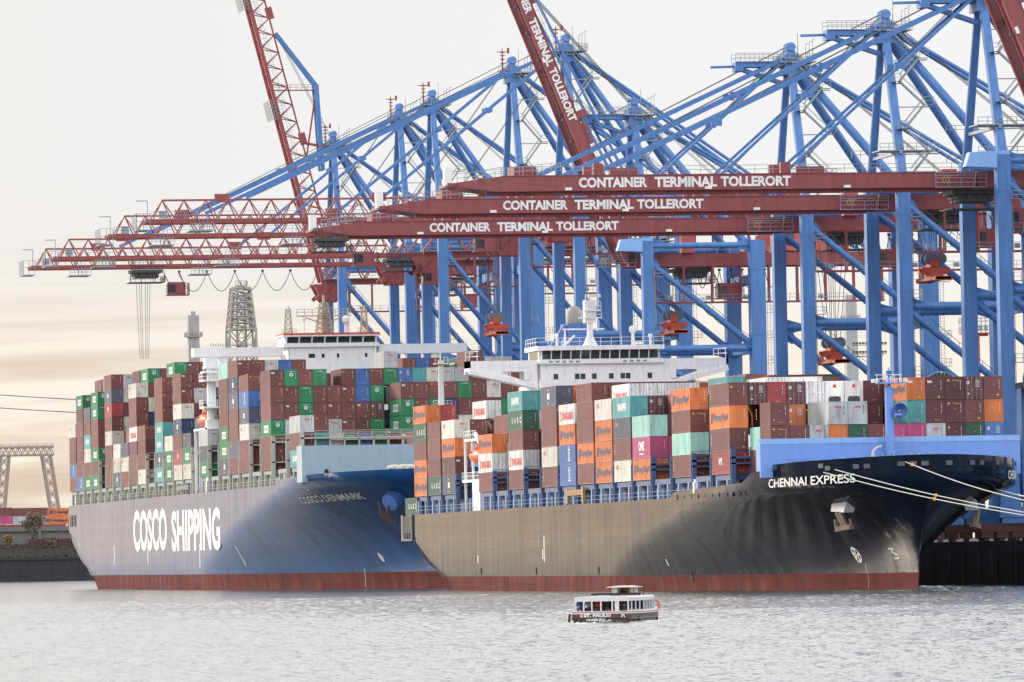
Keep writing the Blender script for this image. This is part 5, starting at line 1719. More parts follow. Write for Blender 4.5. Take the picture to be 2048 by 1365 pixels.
def crane_box(root, raised):
    portal(root, BG, BA, BT, .66)
    # landside girder, machinery house, hinge cage
    m = MB()
    for y in (-3.6, 3.6):
        m.box(-2.0, 41, y - .65, y + .65, BG, BG + 2.1)
        m.box(-2.0, 41, y - .78, y - .65, BG - .06, BG + .05)
    for k in range(7): m.box(1 + k * 6, 1.8 + k * 6, -2.95, 2.95, BG + .6, BG + 1.8)
    gird = m.build('girder', RED, root)
    m = MB()
    m.rail([(-8.0, -5.2, BG), (-1.0, -5.2, BG)], 1.2, 1.5, .08); m.rail([(-8.0, -5.2, BG + 1.2), (-1.0, -5.2, BG + 1.2)], .7, 7, .08)
    m.rail([(2, -4.4, BG + 2.1), (40, -4.4, BG + 2.1)], 1.1, 2.2, .07)
    m.box(-8, -1, -5.3, -4.3, BG - .1, BG)
    m.build('hinge_cage', GALV, gird)
    m = MB()
    for k in range(3):
        for s in (-1, 1): m.beam((-6.9 + k * .42, -4.35, BG + 1.0), (-6.55 + k * .42, -4.35, BG + 1.0 + s * .5), .12, .03, up=(0, 1, 0))
    m.build('chevron_sign', YELL, gird)
    m = MB()
    m.add([(x, y, z) for y in (-10.9, -8.9) for x, z in ((-.9, BG + 2.2), (-5.2, BG + 2.4), (-4.6, BG + 4.3), (.9, BG + 4.5), (.9, BG + 2.2))],
          [(0, 1, 2, 3, 4), (9, 8, 7, 6, 5), (0, 5, 6, 1), (1, 6, 7, 2), (2, 7, 8, 3), (3, 8, 9, 4)])
    m.build('hinge_bracket', BLUEP, root)
    m = MB()
    m.box(24, 36, -4.5, 4.5, BG + 2.4, BG + 7.2); m.box(21, 23, -1.2, 1.2, BG + 2.4, BG + 5.2); m.box(7.0, 9.2, -5, -3, BG + 2.2, BG + 5.6)
    hs = m.build('machinery_house', mat('house_red', (.42, .09, .08), .5), gird)
    m = MB()
    for k in range(4): m.box(25.5 + k * 2.6, 26.5 + k * 2.6, -4.55, -4.48, BG + 4.4, BG + 5.6)
    m.build('window', GLASS, hs)
    # latch beam at the head
    m = MB()
    m.beam((-8.6, 0, BA - 2.6), (.5, 0, BA - 2.6), 2.6, .8); m.beam((-7.6, 0, BA - 3.2), (-.6, 0, BA - 5.6), 1.6, .55); m.beam((-12.2, 0, BA - 2.9), (-8, 0, BA - 2.8), .5, .35)
    m.box(-8.6, -7.4, -1.4, 1.4, BA - 3.6, BA - 2.2)
    lb = m.build('latch_beam', BLUE, root)
    m = MB()
    m.box(-8.6, 0, -1.6, 1.6, BA - 2.2, BA - 2.1)
    m.rail([(-8.6, -1.6, BA - 2.1), (0, -1.6, BA - 2.1)], 1.2, 1.3, .08); m.rail([(-8.6, 1.6, BA - 2.1), (0, 1.6, BA - 2.1)], 1.2, 1.3, .08)
    m.build('head_walkway', GALV, lb)
    m = MB()
    for z in (BG + 4, BG + 8):
        m.box(-3, 5, -9.2, -4, z, z + .15); m.rail([(-3, -9.2, z), (5, -9.2, z)], 1.1, 1.2, .08)
        m.rail([(-3, 9, z), (5, 9, z)], 1.1, 1.2, .08); m.beam((0, -9.5, z - .2), (0, 9.5, z - .2), .4)
    m.build('pylon_platform', GALV, root)
    boom_box(root, raised)
# lattice-boom cranes
AG, AA, AT = 64.7 - QZ, 97.0 - QZ, 44.0 - QZ
def boom_truss(root, raised):
    ang = R(76.0) if raised else 0.0
    H = Vector((-3.0, 0, AG + .4))
    def T(p):
        x, z = p[0] - H.x, p[2] - H.z
        return Vector((H.x + x * math.cos(ang) + z * math.sin(ang), p[1], H.z - x * math.sin(ang) + z * math.cos(ang)))
    def fin(m, name, mt, par=root):
        m.v = [tuple(T(p)) for p in m.v]
        return m.build(name, mt, par)
    tip, top = -76.0, AG + 4.2
    m = MB()
    for y in (-2.6, 2.6):
        m.box(tip, -3, y - .28, y + .28, AG + .12, AG + .78)
        m.box(tip - .0, -3, y - .4, y + .4, AG, AG + .1)
    m.box(tip + 3.4, -3, -.17, .17, top - .17, top + .17)
    n = 18
    st = (-3 - tip - 3.4) / n
    for k in range(n + 1):
        xt = tip + 3.4 + st * k
        for y in (-2.6, 2.6):
            m.tube((xt, 0, top), (max(tip + .4, xt - st / 2), y, AG + .8), .115, n=6)
            if k < n: m.tube((xt, 0, top), (xt + st / 2, y, AG + .8), .115, n=6)
        m.box(xt - .12, xt + .12, -2.4, 2.4, AG + .3, AG + .6)
    for k in range(0, n, 2): m.beam((tip + 3.4 + st * k, -2.5, AG + .4), (tip + 3.4 + st * (k + 1), 2.5, AG + .4), .16)
    for xa in (-62, -34): m.cbox((xa, 0, top + .3), (2.6, .5, 1.5))
    boom = fin(m, 'lattice_boom', REDL)
    m = MB()
    m.rail([(tip + 1, -3.2, AG + .85), (-3, -3.2, AG + .85)], 1.2, 3, .07)
    m.box(tip - 1.6, tip + .8, -3.4, 3.4, AG - 1.2, AG - 1.05)
    m.rail([(tip - 1.6, -3.4, AG - 1.05), (tip + .8, -3.4, AG - 1.05)], 2.8, 1, .09); m.rail([(tip - 1.6, 3.4, AG - 1.05), (tip - 1.6, -3.4, AG - 1.05)], 2.8, 1.5, .09)
    for x in (tip + 9.5, tip + 34):
        m.box(x - 1.6, x + 2.6, -3.6, 3.6, AG - 1.4, AG - 1.25); m.rail([(x - 1.6, -3.6, AG - 1.25), (x + 2.6, -3.6, AG - 1.25)], 1.2, .8, .09)
        for q in range(3): m.beam((x + q * .7, -3.3, AG - 1.2), (x + q * .7, -3.3, AG + 1.6), .1)
    m.path([(tip + .4, -2.8, AG + .6), (tip + .4, -2.8, AG + 4.0), (tip - 1.6, -2.8, AG + 4.0)], .09, 5)
    m.box(tip + 2.4, tip + 3.8, -3.1, -2.6, AG + .9, AG + 2.2)
    fin(m, 'boom_walkway', GALV, boom)
    ap = Vector((-.6, 0, AA - 1.8))
    for xa, w in ((-57.5, .62), (-33.0, .42)):
        for s in (-1, 1):
            q = T((xa, s * 1.0, top + .4))
            m = MB()
            p = ap + Vector((0, s * 1.5, 0))
            if not raised:
                mid = p.lerp(q, .42)
                m.beam(p, mid, .34, w); m.beam(mid, q, .34, w); m.cbox(mid, (1.4, .5, .8))
            elif xa < -40:
                kn = Vector((-3.6, s * 1.5, ap.z + 12.5))
                m.beam(Vector((-2.5, s * 1.5, ap.z - 6)), kn, .6, 1.0); m.beam(kn, q, .4, .7)
            else: m.beam(p + Vector((0, 0, -1)), q, .3, .35)
            m.build('fore_stay', BLUE if not raised or xa < -40 else REDL, root)
    if raised:
        m = MB()
        kx, kz = -3.6, ap.z + 12.3
        m.box(kx - 10.5, kx + .6, -1.2, 1.2, kz - .9, kz - .8); m.rail([(kx - 10.5, -1.2, kz - .8), (kx + .6, -1.2, kz - .8)], 1.1, 1.2, .08)
        m.beam((kx, -1, kz - 1), T((-30, -.8, top)), .35)
        m.build('stay_gangway', REDL, root)
    m = MB()
    q1 = T((-56, 0, top + 1))
    rope_pair(m, (ap.x, ap.z + 1.6), (q1.x, q1.z), (-1, 1), .055)
    if not raised: rope_pair(m, (ap.x, ap.z + 1.0), (-20, top + .6), (-.7, .7), .05)
    rope_pair(m, (ap.x + 1, ap.z + 1.2), (30, AG + 4.5), (-1.0, .5), .05)
    m.build('hoist_rope', ROPE, root)
def crane_lattice(root, raised):
    portal(root, AG, AA, AT, .58)
    m = MB()
    top = AG + 4.2
    for y in (-2.6, 2.6):
        m.box(-2.6, 44, y - .4, y + .4, AG - .1, AG + 1.1)
        n = 11
        for k in range(n):
            x = -2 + k * 4.2
            m.tube((x, y, AG + 1), (x + 2.1, 0, top), .16, n=6); m.tube((x + 2.1, 0, top), (x + 4.2, y, AG + 1), .16, n=6)
    m.box(0, 43, -.25, .25, top - .2, top + .25)
    m.beam((-1, -2.6, AG - .1), (-4.6, -2.6, AG - 3.4), 1.4, .8); m.beam((-1, 2.6, AG - .1), (-4.6, 2.6, AG - 3.4), 1.4, .8)
    for a, b in ((-3.1, -2.2), (2.2, 3.1)):
        pr = [(-5.2, AG - .1), (1.5, AG - .1), (.6, AG - 3.9), (-3.2, AG - 3.9)]
        m.add([(x, y, z) for y in (a, b) for x, z in pr], [(3, 2, 1, 0), (4, 5, 6, 7)] + [(k, (k + 1) % 4, 4 + (k + 1) % 4, 4 + k) for k in range(4)])
    gird = m.build('girder', REDL, root)
    m = MB()
    m.rail([(-3, -4, AG + 1.1), (44, -4, AG + 1.1)], 1.1, 2.5, .07); m.box(-3, 44, -4.1, -3.2, AG + .9, AG + 1.0)
    m.build('girder_walkway', GALV, gird)
    m = MB()
    m.box(22, 34, -4.2, 4.2, AG + 1.6, AG + 6.4)
    m.build('machinery_house', RED, gird)
    m = MB()                            # red signal mast at the head
    m.tube((-1.6, 0, AA - 2), (-1.6, 0, AA + 2.2), .16, .1, n=6)
    for z in (-.6, .2, .9, 1.5): m.box(-2.0, -1.2, -.25, .25, AA + z, AA + z + .18)
    m.box(-2.6, -.4, -.12, .12, AA + 1.6, AA + 1.75); m.box(-.7, -.3, -.2, .2, AA + 1.4, AA + 2.4)
    m.lathe([(.05, -.7), (.75, -.2), (.75, .2), (.05, .7)], (-1.7, 0, AA - 2.6), 12, ax='y')
    m.build('signal_mast', REDL, root)
    m = MB()
    zz = lerp(AG, AA, .55)
    for s in (-1, 1): m.tube((.6, s * lerp(10, 1.3, .55), zz), (-26, s * 2, top + .4), .26, n=8)
    boom_truss(root, raised)
group = 'ship-to-shore gantry cranes along the quay'
def place_crane(px, label): return empty('gantry_crane', (RAILX, crane_origin(px), QZ), label, 'crane', group)
protoB = place_crane(1616, 'blue crane whose lowered red box boom carries the lowest of three white wordings')
crane_box(protoB, False)
protoR = place_crane(1296, 'blue crane with its lettered red box boom raised steeply behind the white bridge')
crane_box(protoR, True)
protoA = place_crane(820, 'blue crane whose lowered red lattice boom reaches lowest and farthest left')
crane_lattice(protoA, False)
protoL = place_crane(685, 'blue crane with its red lattice boom raised upright, furthest along the quay')
crane_lattice(protoL, True)
index_kids()
def dup_crane(src, px, label):
    c = copy_tree(src)
    c.location.y = crane_origin(px)
    c['label'] = label
    return c
B2 = dup_crane(protoB, 1810, 'blue crane whose red box boom with white wording lies between two others')
B3 = dup_crane(protoB, 2010, 'blue crane whose red box boom carries the topmost white wording')
R2 = dup_crane(protoR, 2205, 'blue crane mostly out of view, its steep red boom crossing beside the topmost wording')
A2 = dup_crane(protoA, 887, 'blue crane whose lattice boom tip is second lowest, just above the lowest one')
A3 = dup_crane(protoA, 1050, 'blue crane whose red lattice boom lies second highest of the four lowered ones')
A4 = dup_crane(protoA, 1160, 'blue crane whose lowered red lattice boom is the highest, tip nearest the lettered booms')
# trolleys, cabs and festoons differ from crane to crane
def tx(c, px, z): return pix(px, 500, Y=c.location.y).x - RAILX
for c, px, gz in ((protoA, 290, AG), (A2, 800, AG), (A3, 660, AG), (A4, 900, AG), (protoL, 880, AG)): trolley(c, tx(c, px, gz), gz)
for c, px in ((protoB, 1690), (B2, 1885), (B3, 1945), (protoR, 1380), (R2, 2190)): trolley(c, tx(c, px, BG), BG)
festoon(protoA, tx(protoA, 362, 0), tx(protoA, 640, 0), AG - .6, 5, 4.0)
festoon(A2, tx(A2, 900, 0), tx(A2, 1140, 0), AG - .6, 6, 3.2)
festoon(A3, tx(A3, 1150, 0), tx(A3, 1330, 0), AG - .6, 5, 3.2)
for c, a, b in ((protoB, 1720, 1880), (B2, 1900, 2040), (protoR, 1400, 1560)): festoon(c, tx(c, a, 0), tx(c, b, 0), BG - .5, 7, 3.0)
def spr(c, px, py, label):
    p = pix(px, py, Y=c.location.y)
    hang_spreader(p.x, p.y, (AG if c in (protoA, A2, A3, A4, protoL) else BG) + QZ - 2, p.z, label)
spr(protoB, 1668, 727, 'red spreader hanging right of centre, above the stacks beside the concrete tower')
spr(B2, 1868, 562, 'orange-red spreader hanging high between the right-hand blue legs')
spr(protoR, 1348, 668, 'orange-red spreader hanging just above the white bridge roof right end')
spr(A4, 993, 670, 'dark red spreader hanging beside a blue leg left of the grey funnel')
# the lowest boom's hoist ropes run down towards the blue ship
m = MB()
cxr = RAILX + tx(protoA, 285, 0)
for d in (-1.6, -.9, -.4, .5, 1.0, 1.6): m.tube((cxr + d, protoA.location.y + d, AG + QZ - 3), (cxr + d * .6, protoA.location.y + d * .4, 46.5), .045, n=4, cap=False)
r_ = m.build('hoist_rope', ROPE, protoA)
r_.matrix_parent_inverse = Matrix.Translation(-Vector(protoA.location))
# blue electrical house between the legs of the nearest lowered crane
m = MB()
m.box(2.2, 17.2, -9.0, -2.0, 5.2, 21.0); m.box(8, 20, -12.0, -9.1, 4.8, 14.0)
m.build('electrical_house', BLUE, B3)
# ------------------------------------------------------------------ harbour launch with passengers
def place(p, rz): return Matrix.Translation(p) @ Matrix.Rotation(rz, 4, 'Z')
BO = pix(1201, 1249, Z=0)
BRZ = -R(23.0)
boat = empty('harbour_launch', (BO.x, BO.y, 0), 'small brown and white harbour launch with open stern deck, heading away across the river', 'boat', None, BRZ)
BROWN = mat('launch_brown_paint', (.075, .042, .036), .4, var=.15, dirt=.3, streak=False, scale=1)
LRED = mat('launch_red_stripe', (.50, .04, .05), .4)
LWH = mat('launch_white_paint', (.64, .65, .66), .35, var=.12, dirt=.4, dcol=(.3, .27, .24), streak=False, scale=2)
def bplan(t, w=2.2, Lb=15.5):
    """half breadth of the launch at distance t from the transom"""
    if t < .5: return w * (.93 + .07 * (t / .5) ** .5)
    if t < 7.5: return w
    return w * max(0.0, 1 - ((t - 7.5) / (Lb - 7.5)) ** 2.2) ** .85
ts = [0, .12, .3, .5, 1, 2, 4, 6, 7.5, 8.5, 9.5, 10.5, 11.5, 12.5, 13.3, 14, 14.6, 15.1, 15.4, 15.5]
def skin(levels, name, mt, parent, cap=True):
    m = MB()
    n = len(ts)
    for s in (-1, 1):
        vs = [(s * bplan(t) * k, t + (o if t > 12 else 0), z + max(0, t - 8) * .035 * (z > .1)) for (z, k, o) in levels for t in ts]
        fs = [(i * n + j, i * n + j + 1, (i + 1) * n + j + 1, (i + 1) * n + j) for i in range(len(levels) - 1) for j in range(n - 1)]
        m.add(vs, fs if s > 0 else [f[::-1] for f in fs])
    z0, z1 = levels[0][0], levels[-1][0]
    for (za, ka, _), (zb, kb, _) in zip(levels, levels[1:]):
        a, b = bplan(0) * ka, bplan(0) * kb
        m.quad((-a, 0, za), (a, 0, za), (b, 0, zb), (-b, 0, zb))
    if cap: m.add([(s * bplan(t) * levels[-1][1], t, z1 + max(0, t - 8) * .035) for s, tt in ((-1, ts), (1, ts[::-1])) for t in tt], [tuple(range(2 * n))])
    return m.build(name, mt, parent)
hull = skin([(-.4, .86, 0), (.05, .93, 0), (.38, .97, 0), (.40, 1.0, 0), (.74, 1.0, .1)], 'hull', BROWN, boat)
skin([(.32, 1.015, 0), (.38, 1.03, 0), (.44, 1.015, 0)], 'rubbing_strake', BROWN, hull, False)
skin([(.735, 1.01, .1), (.82, 1.012, .1)], 'white_band', LWH, hull)
skin([(.82, 1.016, .1), (.88, 1.016, .1)], 'red_band', LRED, hull, False)
skin([(.88, 1.012, .1), (.93, 1.0, .1)], 'gunwale', LWH, hull)
m = MB()
put_text(m, 'ST. PAULI', (-1.2, -.02, .50), (1, 0, 0), (0, 0, 1), 1.72, .24, 0, .06)
put_text(m, 'HAMBURG', (-1.0, -.02, .235), (1, 0, 0), (0, 0, 1), 1.36, .17, 0, .05)
for x in (-1.36, .66): m.add([(x + .13 * math.cos(t), -.02, .61 + .13 * math.sin(t)) for t in [6.283 * k / 14 for k in range(14)]], [tuple(range(14))], 1)
m.add([(x, -.02, z) for x, z in ((1.50, .47), (1.58, .47), (1.62, .62), (1.68, .62), (1.72, .47), (1.80, .47), (1.74, .7), (1.56, .7))], [tuple(range(8))], 0)
for (a, b) in (((.42, .22), (.62, .30)), ((.62, .30), (.80, .22)), ((.62, .30), (.78, .33)), ((.50, .18), (.62, .28)), ((.62, .28), (.72, .18))): m.beam((a[0], -.02, a[1]), (b[0], -.02, b[1]), .035, .01, up=(0, 1, 0))
m.build('name_lettering', [LETW, mat('pink_badge', (.65, .35, .36), .5)], hull)
m = MB()                                              # white deckhouse, roof and posts
zr = 1.62
def rplan(t): return bplan(t) - .22
rts = [.35, .8, 2, 4, 6, 7.5, 8.5, 9.5, 10.5, 11.3, 11.9, 12.2]
top = [(rplan(t) if t < 12.2 else .5, t) for t in rts]
ring = [(-a, t) for a, t in top] + [(a, t) for a, t in top[::-1]]
n = len(ring)
m.add([(x, t, zr) for x, t in ring] + [(x * 1.0, t, zr + .26) for x, t in ring] + [(x * .93, t, zr + .34) for x, t in ring],
      [tuple(range(n))[::-1], tuple(range(2 * n, 3 * n))] + [(k, (k + 1) % n, n + (k + 1) % n, n + k) for k in range(n)] + [(n + k, n + (k + 1) % n, 2 * n + (k + 1) % n, 2 * n + k) for k in range(n)])
roof = m.build('roof', LWH, boat)
m = MB()
for x, t in [(-1.9, .4), (-1.28, .38), (-.68, .38), (-.02, .38), (.80, .38), (1.25, .38), (1.95, .4)] + [(s * (bplan(t) - .26), t) for s in (-1, 1) for t in (1.6, 3.0, 4.4, 5.8, 6.8, 7.8, 8.8, 9.8, 10.8, 11.5)]:
    m.box(x - .045, x + .045, t - .045, t + .045, .9, zr)
m.box(1.0, 1.25, .33, .43, .9, zr)
m.each('roof_post', LWH, roof)
m = MB()
for s in (-1, 1):
    pts = [(s * (bplan(t) - .27), t) for t in (5.8, 6.8, 7.8, 8.8, 9.8, 10.8, 11.5, 12.0)]
    for (x0, t0), (x1, t1) in zip(pts, pts[1:]): m.quad((x0, t0 + .06, 1.0), (x1, t1 - .06, 1.0), (x1, t1 - .06, zr), (x0, t0 + .06, zr))
m.quad((-1.0, 12.1, 1.0), (1.0, 12.1, 1.0), (1.0, 12.1, zr), (-1.0, 12.1, zr))
m.build('window', mat('launch_window_glass', (.10, .16, .16), .08, spec=.8, streak=False), roof)
m = MB()
rnd2 = random.Random(8)
for s in (-1, 1):
    for k in range(16):
        t = 6.0 + k * .36
        x = s * (bplan(t) - .34)
        w = rnd2.uniform(.06, .16)
        m.quad((x, t, 1.0), (x + .02 * s, t + w, 1.0), (x, t + w * .6, zr), (x, t + .02, zr))
m.build('curtain', mat('pale_curtain', (.62, .68, .66), .8, streak=False), roof)
m = MB()                                              # dark cabin floor and benches seen between the posts
m.box(-1.75, 1.75, .45, 11.5, .80, .92); m.box(-1.7, 1.7, 5.7, 5.78, .92, zr)
m.build('saloon_bulkhead', mat('dark_timber', (.03, .022, .02), .6), boat)
m = MB()
for t in (.9, 2.2, 3.5, 4.8): m.box(-1.6, -.2, t, t + .4, .92, 1.08); m.box(.2, 1.6, t, t + .4, .92, 1.08)
m.each('bench', mat('bench_timber', (.10, .05, .03), .6), boat)
m = MB()                                              # wheelhouse
m.box(-.95, .95, 7.5, 9.3, zr + .34, zr + .42)
for x in (-.85, -.3, .85):
    for t in (7.6, 9.2): m.box(x - .045, x + .045, t - .045, t + .045, zr + .42, zr + .92)
m.box(.50, .62, 7.56, 7.64, zr + .42, zr + .92)
m.box(-.9, .9, 7.55, 9.25, zr + .40, zr + .50)
wh = m.build('wheelhouse', mat('varnished_timber', (.20, .085, .03), .35), boat)
m = MB()
m.box(-1.12, 1.12, 7.3, 9.6, zr + .92, zr + .97)
m.add([(-1.1, 7.32, zr + .97), (1.1, 7.32, zr + .97), (1.1, 9.58, zr + .97), (-1.1, 9.58, zr + .97), (-.5, 7.9, zr + 1.06), (.5, 7.9, zr + 1.06), (.5, 9.1, zr + 1.06), (-.5, 9.1, zr + 1.06)], [(0, 1, 5, 4), (1, 2, 6, 5), (2, 3, 7, 6), (3, 0, 4, 7), (4, 5, 6, 7)])
m.build('wheelhouse_roof', mat('wheelhouse_roof_paint', (.62, .42, .36), .5), wh)
m = MB()
for x0, x1 in ((-.8, -.35), (.64, .8)): m.quad((x0, 7.62, zr + .5), (x1, 7.62, zr + .5), (x1, 7.62, zr + .92), (x0, 7.62, zr + .92))
m.quad((.87, 7.7, zr + .5), (.87, 9.1, zr + .5), (.87, 9.1, zr + .92), (.87, 7.7, zr + .92))
m.quad((-.8, 9.18, zr + .5), (.8, 9.18, zr + .5), (.8, 9.18, zr + .92), (-.8, 9.18, zr + .92))
m.build('window', mat('pale_green_glass', (.38, .50, .47), .15, streak=False), wh)
m = MB()
m.box(-2.0, 2.0 - .35, 6.2, 6.3, zr + .42, zr + .52); m.box(-2.0, -1.95, 6.2, 11, zr + .45, zr + .52)
m.rail([(-1.7, 6.2, zr + .3), (1.6, 6.2, zr + .3)], .22, 1.6, .05, 1)
m.path([(1.35, 8.6, zr + .3), (1.35, 8.6, zr + .95)], .02); m.lathe([(.02, -.08), (.07, 0), (.02, .08)], (1.4, 8.6, zr + 1.0), 8)
m.build('roof_fittings', BLACK, roof)
m = MB()
m.rail([(-1.95, .2, .93), (-1.95, 1.6, .93)], .5, .7, .035)
m.path([(-2.0, .15, .93), (-2.1, .1, 1.35), (-1.9, .1, 1.5)], .025)
m.build('stern_rail', LWH, boat)
m = MB()
for (x, t, z0, z1) in ((-2.25, -.18, .05, .75), (-1.75, -.2, -.1, .3), (2.25, 2.6, .0, .5), (1.9, 10.6, .1, .9), (.55, 14.7, .3, 1.1)):
    m.tube((x, t, z0), (x * .97, t, z1), .09, n=8)
m.each('fender', BLACK, boat)
m = MB()
m.lathe([(.26, -.05), (.36, -.06), (.40, 0), (.36, .06), (.26, .05)], (1.5, 11.8, 1.25), 14, ax='y')
m.build('lifebuoy', ORNG, roof)
m = MB()
m.box(-.7, .7, 13.0, 13.7, 1.1, 1.55); m.beam((0, 14.8, 1.0), (0, 15.3, 1.9), .06)
m.build('foredeck_locker', mat('locker_orange', (.62, .16, .10), .5), boat)
def seated_person(name, x, t, z, top, trousers, hair, lean, label, helm=False):
    """one continuous body grown from a joint skeleton; clothing colours by height"""
    P = {'pel': (0, 0, .12), 'wai': (0, .02, .28), 'che': (0, .04 + lean, .50), 'nek': (0, .05 + lean, .66), 'hed': (0, .07 + lean, .80), 'top': (0, .07 + lean, .90),
         'shl': (-.19, .04 + lean, .58), 'ell': (-.26, .14 + lean, .36), 'hal': (-.12, .36, .30), 'shr': (.19, .04 + lean, .58), 'elr': (.26, .14 + lean, .36), 'har': (.12, .36, .30),
         'hil': (-.10, .04, .10), 'knl': (-.13, .44, .12), 'fol': (-.13, .46, -.30), 'hir': (.10, .04, .10), 'knr': (.13, .44, .12), 'for': (.13, .46, -.30)}
    if helm: P.update({'knl': (-.12, .06, -.30), 'fol': (-.12, .04, -.70), 'knr': (.12, .06, -.30), 'for': (.12, .04, -.70)})
    E = [('pel', 'wai'), ('wai', 'che'), ('che', 'nek'), ('nek', 'hed'), ('hed', 'top'), ('che', 'shl'), ('shl', 'ell'), ('ell', 'hal'), ('che', 'shr'), ('shr', 'elr'), ('elr', 'har'), ('pel', 'hil'), ('hil', 'knl'), ('knl', 'fol'), ('pel', 'hir'), ('hir', 'knr'), ('knr', 'for')]
    RR = {'pel': .15, 'wai': .14, 'che': .16, 'nek': .055, 'hed': .095, 'top': .06, 'shl': .075, 'shr': .075, 'ell': .05, 'elr': .05, 'hal': .04, 'har': .04, 'hil': .09, 'hir': .09, 'knl': .065, 'knr': .065, 'fol': .045, 'for': .045}
    ks = list(P)
    me = bpy.data.meshes.new('person')
    me.from_pydata([P[k] for k in ks], [(ks.index(a), ks.index(b)) for a, b in E], [])
    tmp = bpy.data.objects.new('person', me)
    COL.objects.link(tmp)
    sk = tmp.modifiers.new('s', 'SKIN')
    for i, k in enumerate(ks):
        me.skin_vertices[0].data[i].radius = (RR[k], RR[k])
    me.skin_vertices[0].data[0].use_root = True
    sb = tmp.modifiers.new('b', 'SUBSURF'); sb.levels = 1; sb.render_levels = 1
    body = bpy.data.meshes.new_from_object(tmp.evaluated_get(bpy.context.evaluated_depsgraph_get()))
    bpy.data.objects.remove(tmp); bpy.data.meshes.remove(me)
    body.name = 'person'
    for mt in (top, trousers, SKIN): body.materials.append(mt)
    for p in body.polygons:
        c = p.center
        p.material_index = 2 if c.z > .665 or (abs(c.x) < .2 and c.y > .31 and .2 < c.z < .4) else (1 if c.z < .2 else 0)
        p.use_smooth = True
    o = link(name, body)
    o.matrix_world = place((BO.x, BO.y, 0), BRZ) @ Matrix.Translation((x, t, z)) @ Matrix.Rotation(rnd2.uniform(-.5, .5) + (math.pi if t < 1.5 and not helm and rnd2.random() < .5 else 0), 4, 'Z')
    tag(o, label, 'person', 'people aboard the launch')
    m = MB()
    m.lathe([(.02, .115), (.07, .10), (.105, .05), (.108, 0), (.10, -.05), (.085, -.07)], (0, .05 + lean, .83), 10)
    m.build('hair', hair, o, smooth=True)
    m = MB()
    m.cbox((0, .17 + lean, .79), (.03, .04, .045)); m.cbox((0, .165 + lean, .745), (.055, .01, .014))
    for s in (-1, 1): m.cbox((s * .037, .165 + lean, .815), (.022, .012, .014)); m.cbox((s * .105, .07 + lean, .80), (.02, .04, .06))
    m.build('face', [SKIN], o)
    return o
SKIN = mat('skin', (.42, .24, .17), .6, streak=False)
def cloth(n, c): return mat(n, c, .85, streak=False, scale=2)
HD, HB, HG = cloth('dark_hair', (.02, .015, .012)), cloth('brown_hair', (.09, .05, .03)), cloth('grey_hair', (.30, .29, .28))
TR = cloth('dark_trousers', (.03, .03, .04))
seated_person('person', -1.62, .95, 1.0, cloth('navy_jacket', (.03, .06, .16)), TR, HD, 0, 'person in a navy jacket at the left corner of the launch stern deck')
seated_person('person', -1.0, .95, 1.0, cloth('grey_jacket', (.20, .21, .24)), TR, HD, .04, 'dark-haired person in a grey jacket seated second from left on the launch')
seated_person('person', -.35, 1.1, 1.0, cloth('red_jacket', (.45, .03, .03)), TR, HD, 0, 'person in a red jacket seated between the middle posts of the launch')
seated_person('person', .30, .95, 1.0, cloth('black_coat', (.025, .022, .022)), TR, HB, .05, 'person in a black coat seated right of the middle post on the launch')
seated_person('person', .62, 2.3, 1.0, cloth('pink_grey_top', (.30, .20, .22)), TR, HG, 0, 'grey-haired person seated further inside the launch, centre right')
seated_person('person', .95, .98, 1.0, cloth('pale_red_scarf', (.48, .22, .20)), TR, HG, .03, 'person in a pale red top beside the broad white post of the launch')
seated_person('person', 1.5, 1.0, 1.0, cloth('brown_jacket', (.10, .05, .04)), TR, HB, 0, 'person in a brown jacket at the right corner of the launch stern deck')
seated_person('person', -.12, 8.3, zr + .05, cloth('dark_uniform', (.03, .035, .05)), TR, HD, 0, 'helmsman in dark clothing standing inside the timber wheelhouse of the launch', True)
# foam at the stern and bow shoulder
m = MB()
FOAM = mat('white_foam', (.75, .77, .76), .8, streak=False, scale=2, bump=.5)
bm_ = place((BO.x, BO.y, 0), BRZ)
for (cx, cy, sx, sy, k) in ((2.35, 5.2, .5, 1.6, 70), (2.25, 8.5, .4, 1.5, 30), (-.3, -1.6, 1.6, .9, 40), (1.2, 13.5, .5, 1.2, 30), (0, -3, 1.3, 2.6, 50)):
    for _ in range(k):
        p = bm_ @ Vector((cx + rnd2.gauss(0, sx * .5), cy + rnd2.gauss(0, sy * .5), 0))
        r = rnd2.uniform(.06, .20)
        m.lathe([(r * .9, -.08), (r, .03), (r * .6, r * .6), (.01, r * .8)], (p.x, p.y, rnd2.uniform(0, .06)), 6)
tag(m.build('wake_foam', FOAM), 'white wash along the hull and stern of the launch', 'wake', kind='stuff')
# ------------------------------------------------------------------ mooring lines
def mooring(px, z, side, px2, py2, Y2, label, guard=None):
    y = y_at(CE, z, px, side)
    p = CE.aty(y, z, side, .25)[0]
    q = pix(px2, py2, Y=Y2)
    e = Vector((229.2, Y2 - 14, 6.3))
    m = MB()
    pts = [p.lerp(q, t / 12) - Vector((0, 0, .35 * math.sin(math.pi * t / 12))) for t in range(13)] + [q.lerp(e, t / 5) for t in range(1, 6)]
    m.path(pts, .06, 6)
    o = m.build('mooring_line', mat('mooring_rope', (.66, .66, .60), .8, streak=False, scale=2))
    tag(o, label, 'mooring line', 'mooring lines from the black bow')
    if guard:
        c = p.lerp(q, guard) - Vector((0, 0, .35 * math.sin(math.pi * guard)))
        g_ = MB(); g_.lathe([(.05, -.05), (.22, 0), (.05, .05)], tuple(c), 12, ax='y'); g_.build('rat_guard', YELL, o)
mooring(1648, 14.6, -1, 2048, 1031, 822, 'mooring rope leaving the black bow furthest left, lowest of the four', .56)
